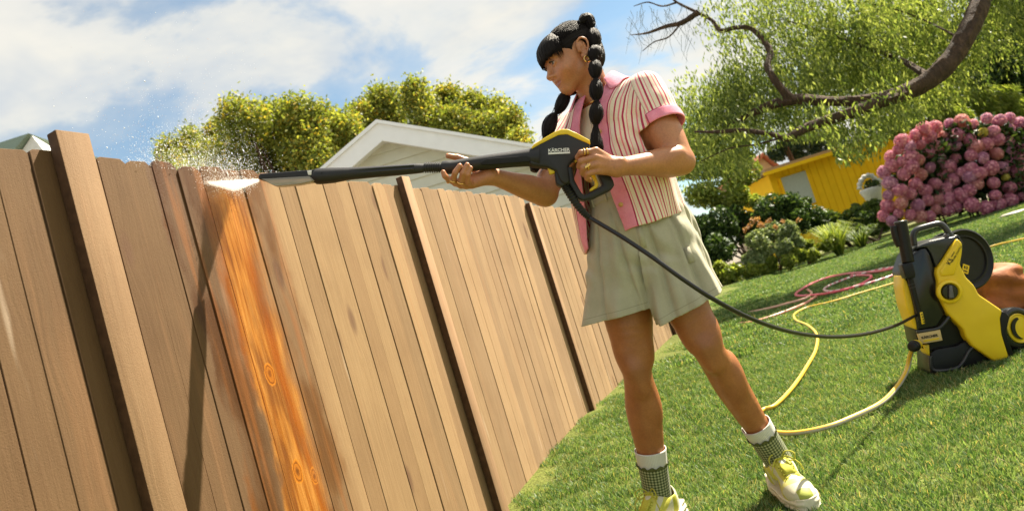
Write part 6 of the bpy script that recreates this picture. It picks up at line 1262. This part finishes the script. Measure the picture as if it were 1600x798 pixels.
# ------------------------------------------------------------------ neighbour's shed and the far left house
m_sid = plain('sage_siding', (.66, .66, .56), .7, .2, .05, 8); m_whp = plain('white_fascia', (.92, .93, .94), .5, .3, .03, 8); m_rf = plain('grey_roof', (.22, .23, .24), .8, .2, .15, 20)
YS = 8.0; PK, PLf, PRt = P(590, 193, YS), P(508, 264, YS), P(830, 231, YS)
dl = (PLf - PK); dr = (PRt - PK); EL = PK + dl * 2.6; ER = PK + dr * 1.35; shed = thing('garden_shed', 'sage green gabled shed with white fascia boards behind the fence', 'shed', (PK[0], YS, 0))
fw_ = .20
for a_, e_ in ((PK, EL), (PK, ER)):
    dn = np.array([0, 0, -fw_ / cos(math.atan2(abs((e_ - a_)[2]), abs((e_ - a_)[0])))]); V, Fc = prismv([a_, e_, e_ + dn, a_ + dn], (0, .03, 0)); mk('fascia', V, Fc, m_whp, shed, smooth=False)
    V, Fc = prismv([a_ + [0, 0, .001], e_ + [0, 0, .001], e_ + [0, 0, .045], a_ + [0, 0, .045]], (0, 5, 0)); V = np.array(V) - [0, .03, 0]; mk('roof', V, Fc, m_rf if False else m_whp, shed, smooth=False)
    dn2 = dn * .75; V, Fc = prismv([a_ + dn2, e_ + dn2, e_ + dn2 - [0, 0, .02], a_ + dn2 - [0, 0, .02]], (0, .26, 0)); V = np.array(V) + [0, .031, 0]; mk('soffit', V, Fc, m_whp, shed, smooth=False)
zb, bh = .9, .145; z = zb; yS2 = YS + .24; topz = PK[2] - fw_
def gx(z, side):
    e_ = EL if side < 0 else ER; t_ = (PK[2] - fw_ * .9 - z) / (PK[2] - e_[2]); return PK[0] + (e_[0] - PK[0]) * max(0, min(1, t_))
while z < topz:
    z1 = min(z + bh, topz); xa, xb = gx(z, -1), gx(z, 1); xc, xd = gx(z1, -1), gx(z1, 1)
    V = [(xa, yS2 - .022, z), (xb, yS2 - .022, z), (xd, yS2, z1), (xc, yS2, z1), (xa, yS2 + .02, z), (xb, yS2 + .02, z), (xd, yS2 + .02, z1), (xc, yS2 + .02, z1)]
    mk('siding_board', V, [(0, 1, 2, 3), (0, 4, 5, 1), (4, 7, 6, 5), (0, 3, 7, 4), (1, 5, 6, 2), (3, 2, 6, 7)], m_sid, shed, smooth=False); z += bh
V, Fc = boxv(((gx(zb, -1) + gx(zb, 1)) / 2, YS + 2.6, zb / 2 + .2), (gx(zb, 1) - gx(zb, -1), 4.6, zb + .4)); mk('wall', V, Fc, m_sid, shed, smooth=False)
YL = 15.0; lh = thing('neighbour_house', 'white gabled house with green roof peeping over the fence at far left', 'house', (P(30, 225, YL)[0], YL, 0)); k1, k2, k3 = P(50, 212, YL), P(34, 236, YL), P(72, 240, YL)
k3e, k2e = k3 + (k3 - k1) * 2.2, k2 + (k2 - k1) * 2.2; V, Fc = prismv([k1, k3e, k3e * [1, 1, 0], k2e * [1, 1, 0], k2e], (-.6, 4, 0)); mk('gable_wall', V, Fc, plain('white_render', (.72, .72, .68), .7), lh, smooth=False)
k4, k5 = P(-60, 242, YL + .3), P(-60, 275, YL - .3); V, Fc = prismv([k1 + [0, -.1, .03], k2e + [0, -.1, .03], k5 - [0, 0, .6], k4], (0, 4, 0)); mk('roof', V, Fc, plain('green_roof', (.20, .26, .20), .7), lh, smooth=False)
print('buildings', time.time() - T0)
# ------------------------------------------------------------------ water
wn = P(404, 281, 1.985); water = thing('water_spray', 'white fan of water from the lance nozzle hitting the fence top with splashing drops', 'water', wn)
m_wat, t, b = mat('spray_water'); b.inputs['Base Color'].default_value = (.96, .96, .94, 1); b.inputs['Roughness'].default_value = .6
tr_ = t.n('ShaderNodeBsdfTransparent'); mx = t.n('ShaderNodeMixShader'); tl = t.n('ShaderNodeBsdfTranslucent'); tl.inputs[0].default_value = (.97, .97, .95, 1); m2 = t.n('ShaderNodeMixShader'); m2.inputs[0].default_value = .5
t.l(b.outputs[0], m2.inputs[1]); t.l(tl.outputs[0], m2.inputs[2]); t.l(tr_.outputs[0], mx.inputs[1]); t.l(m2.outputs[0], mx.inputs[2])
al_ = t.attr('dens')[2]; nz = t.noise(t.comb(t.m('MULTIPLY', t.attr('fa')[2], 1), t.m('MULTIPLY', t.attr('fr')[2], .10), 0), 28, 4, .7)
t.l(t.m('MULTIPLY', al_, t.sstep(nz, .15, .50), clamp=True), mx.inputs[0]); oo = [n for n in t.t.nodes if n.type == 'OUTPUT_MATERIAL'][0]; t.l(mx.outputs[0], oo.inputs[0])
def fpt(s, z, n=0.0): return FO + FD * s + FN * n + np.array([0, 0, z])
hitA, hitB = fpt(2.135, 1.502, .002), fpt(2.262, 1.478, .002)
for li in range(3):                    # several thin curtains one behind another
    V, A, FA_, FR = [], [], [], []; nu, nv = 18, 22; dz = (li - 2) * .0035
    for i in range(nu):
        u = i / (nu - 1)
        for j in range(nv):
            w = j / (nv - 1); e = hitA + (hitB - hitA) * w; p0 = wn + (hitB - hitA) * (w - .5) * .10; q_ = p0 + (e - p0) * u + np.array([0, 0, dz * (.35 + u * .8) + .0012 * sin(w * 40 + li)])
            V.append(q_); A.append((.62 - .30 * u) * min(1, 6 * min(w, 1 - w) + .05)); FA_.append(w + li * 3.1); FR.append(u)
    F_ = [(i * nv + j, i * nv + j + 1, (i + 1) * nv + j + 1, (i + 1) * nv + j) for i in range(nu - 1) for j in range(nv - 1)]
    mk('water_jet', V, F_, m_wat, water, attrs=dict(dens=A, fa=FA_, fr=FR))
m_drop, t, b = mat('water_drop'); b.inputs['Base Color'].default_value = (.93, .94, .94, 1); b.inputs['Roughness'].default_value = .15; b.inputs['IOR'].default_value = 1.33
m_chip = plain('wood_fleck', (.62, .34, .14), .7)
def drops(name, pos, rad, m, stretch=None):
    n = len(pos); o = np.array([(1, 0, 0), (-1, 0, 0), (0, 1, 0), (0, -1, 0), (0, 0, 1), (0, 0, -1)], float); f8 = np.array([(0, 2, 4), (2, 1, 4), (1, 3, 4), (3, 0, 4), (2, 0, 5), (1, 2, 5), (3, 1, 5), (0, 3, 5)])
    V = o[None] * rad[:, None, None]
    if stretch is not None: V = V + (V * stretch[:, None, :]).sum(-1, keepdims=True) * stretch[:, None, :] * rng.uniform(.5, 3, n)[:, None, None]
    V = V + pos[:, None, :]; F_ = (f8[None] + (np.arange(n) * 6)[:, None, None]).reshape(-1, 3); x = mk(name, V.reshape(-1, 3), F_, m, water, smooth=True); x['kind'] = 'stuff'; return x
n = 5000; s = rng.normal(2.19, .12, n); up = rng.exponential(.045, n); nn_ = .012 - np.abs(rng.normal(.0, .045, n)); side = rng.normal(0, 1, n) * (.03 + up * .5)
pos = np.stack([fpt(a, 1.53 + b_, c_) for a, b_, c_ in zip(s + side, up, nn_)]); dr_ = np.stack([side[:, None] * FD, np.zeros((n, 3))], 0)[0] + np.array([0, 0, 1.]) * .12; dr_ /= np.linalg.norm(dr_, axis=1)[:, None]
drops('splash', pos, rng.uniform(.0002, .0008, n) * (1 + (rng.random(n) > .97) * 1.6), m_drop, dr_)
n = 1500; a = np.stack([rng.uniform(215, 400, n), 262 - rng.exponential(45, n)], 1); pos = np.array([P(x, max(y, 20), 2.12 + abs(q_) * .5) for (x, y), q_ in zip(a, rng.normal(size=n) * .25)])
drops('droplets', pos, rng.uniform(.0004, .0012, n), m_drop)
n = 500; a = np.stack([rng.normal(250, 70, n), 240 - rng.exponential(60, n)], 1); pos = np.array([P(x, max(y, 5), 2.05 + abs(q_) * .3) for (x, y), q_ in zip(a, rng.normal(size=n) * .25)])
drops('wood_flecks', pos, rng.uniform(.0004, .0010, n), m_chip)
n = 3200; w = rng.random(n) * 1.3 - .15; u = rng.random(n) ** .6; base_ = wn + (hitA + (hitB - hitA) * w[:, None] - wn) * u[:, None]; pos = base_ + rng.normal(size=(n, 3)) * (.003 + .014 * u[:, None]); drops('spray_drops', pos, rng.uniform(.0003, .0010, n), m_drop)
print('script time', time.time() - T0)
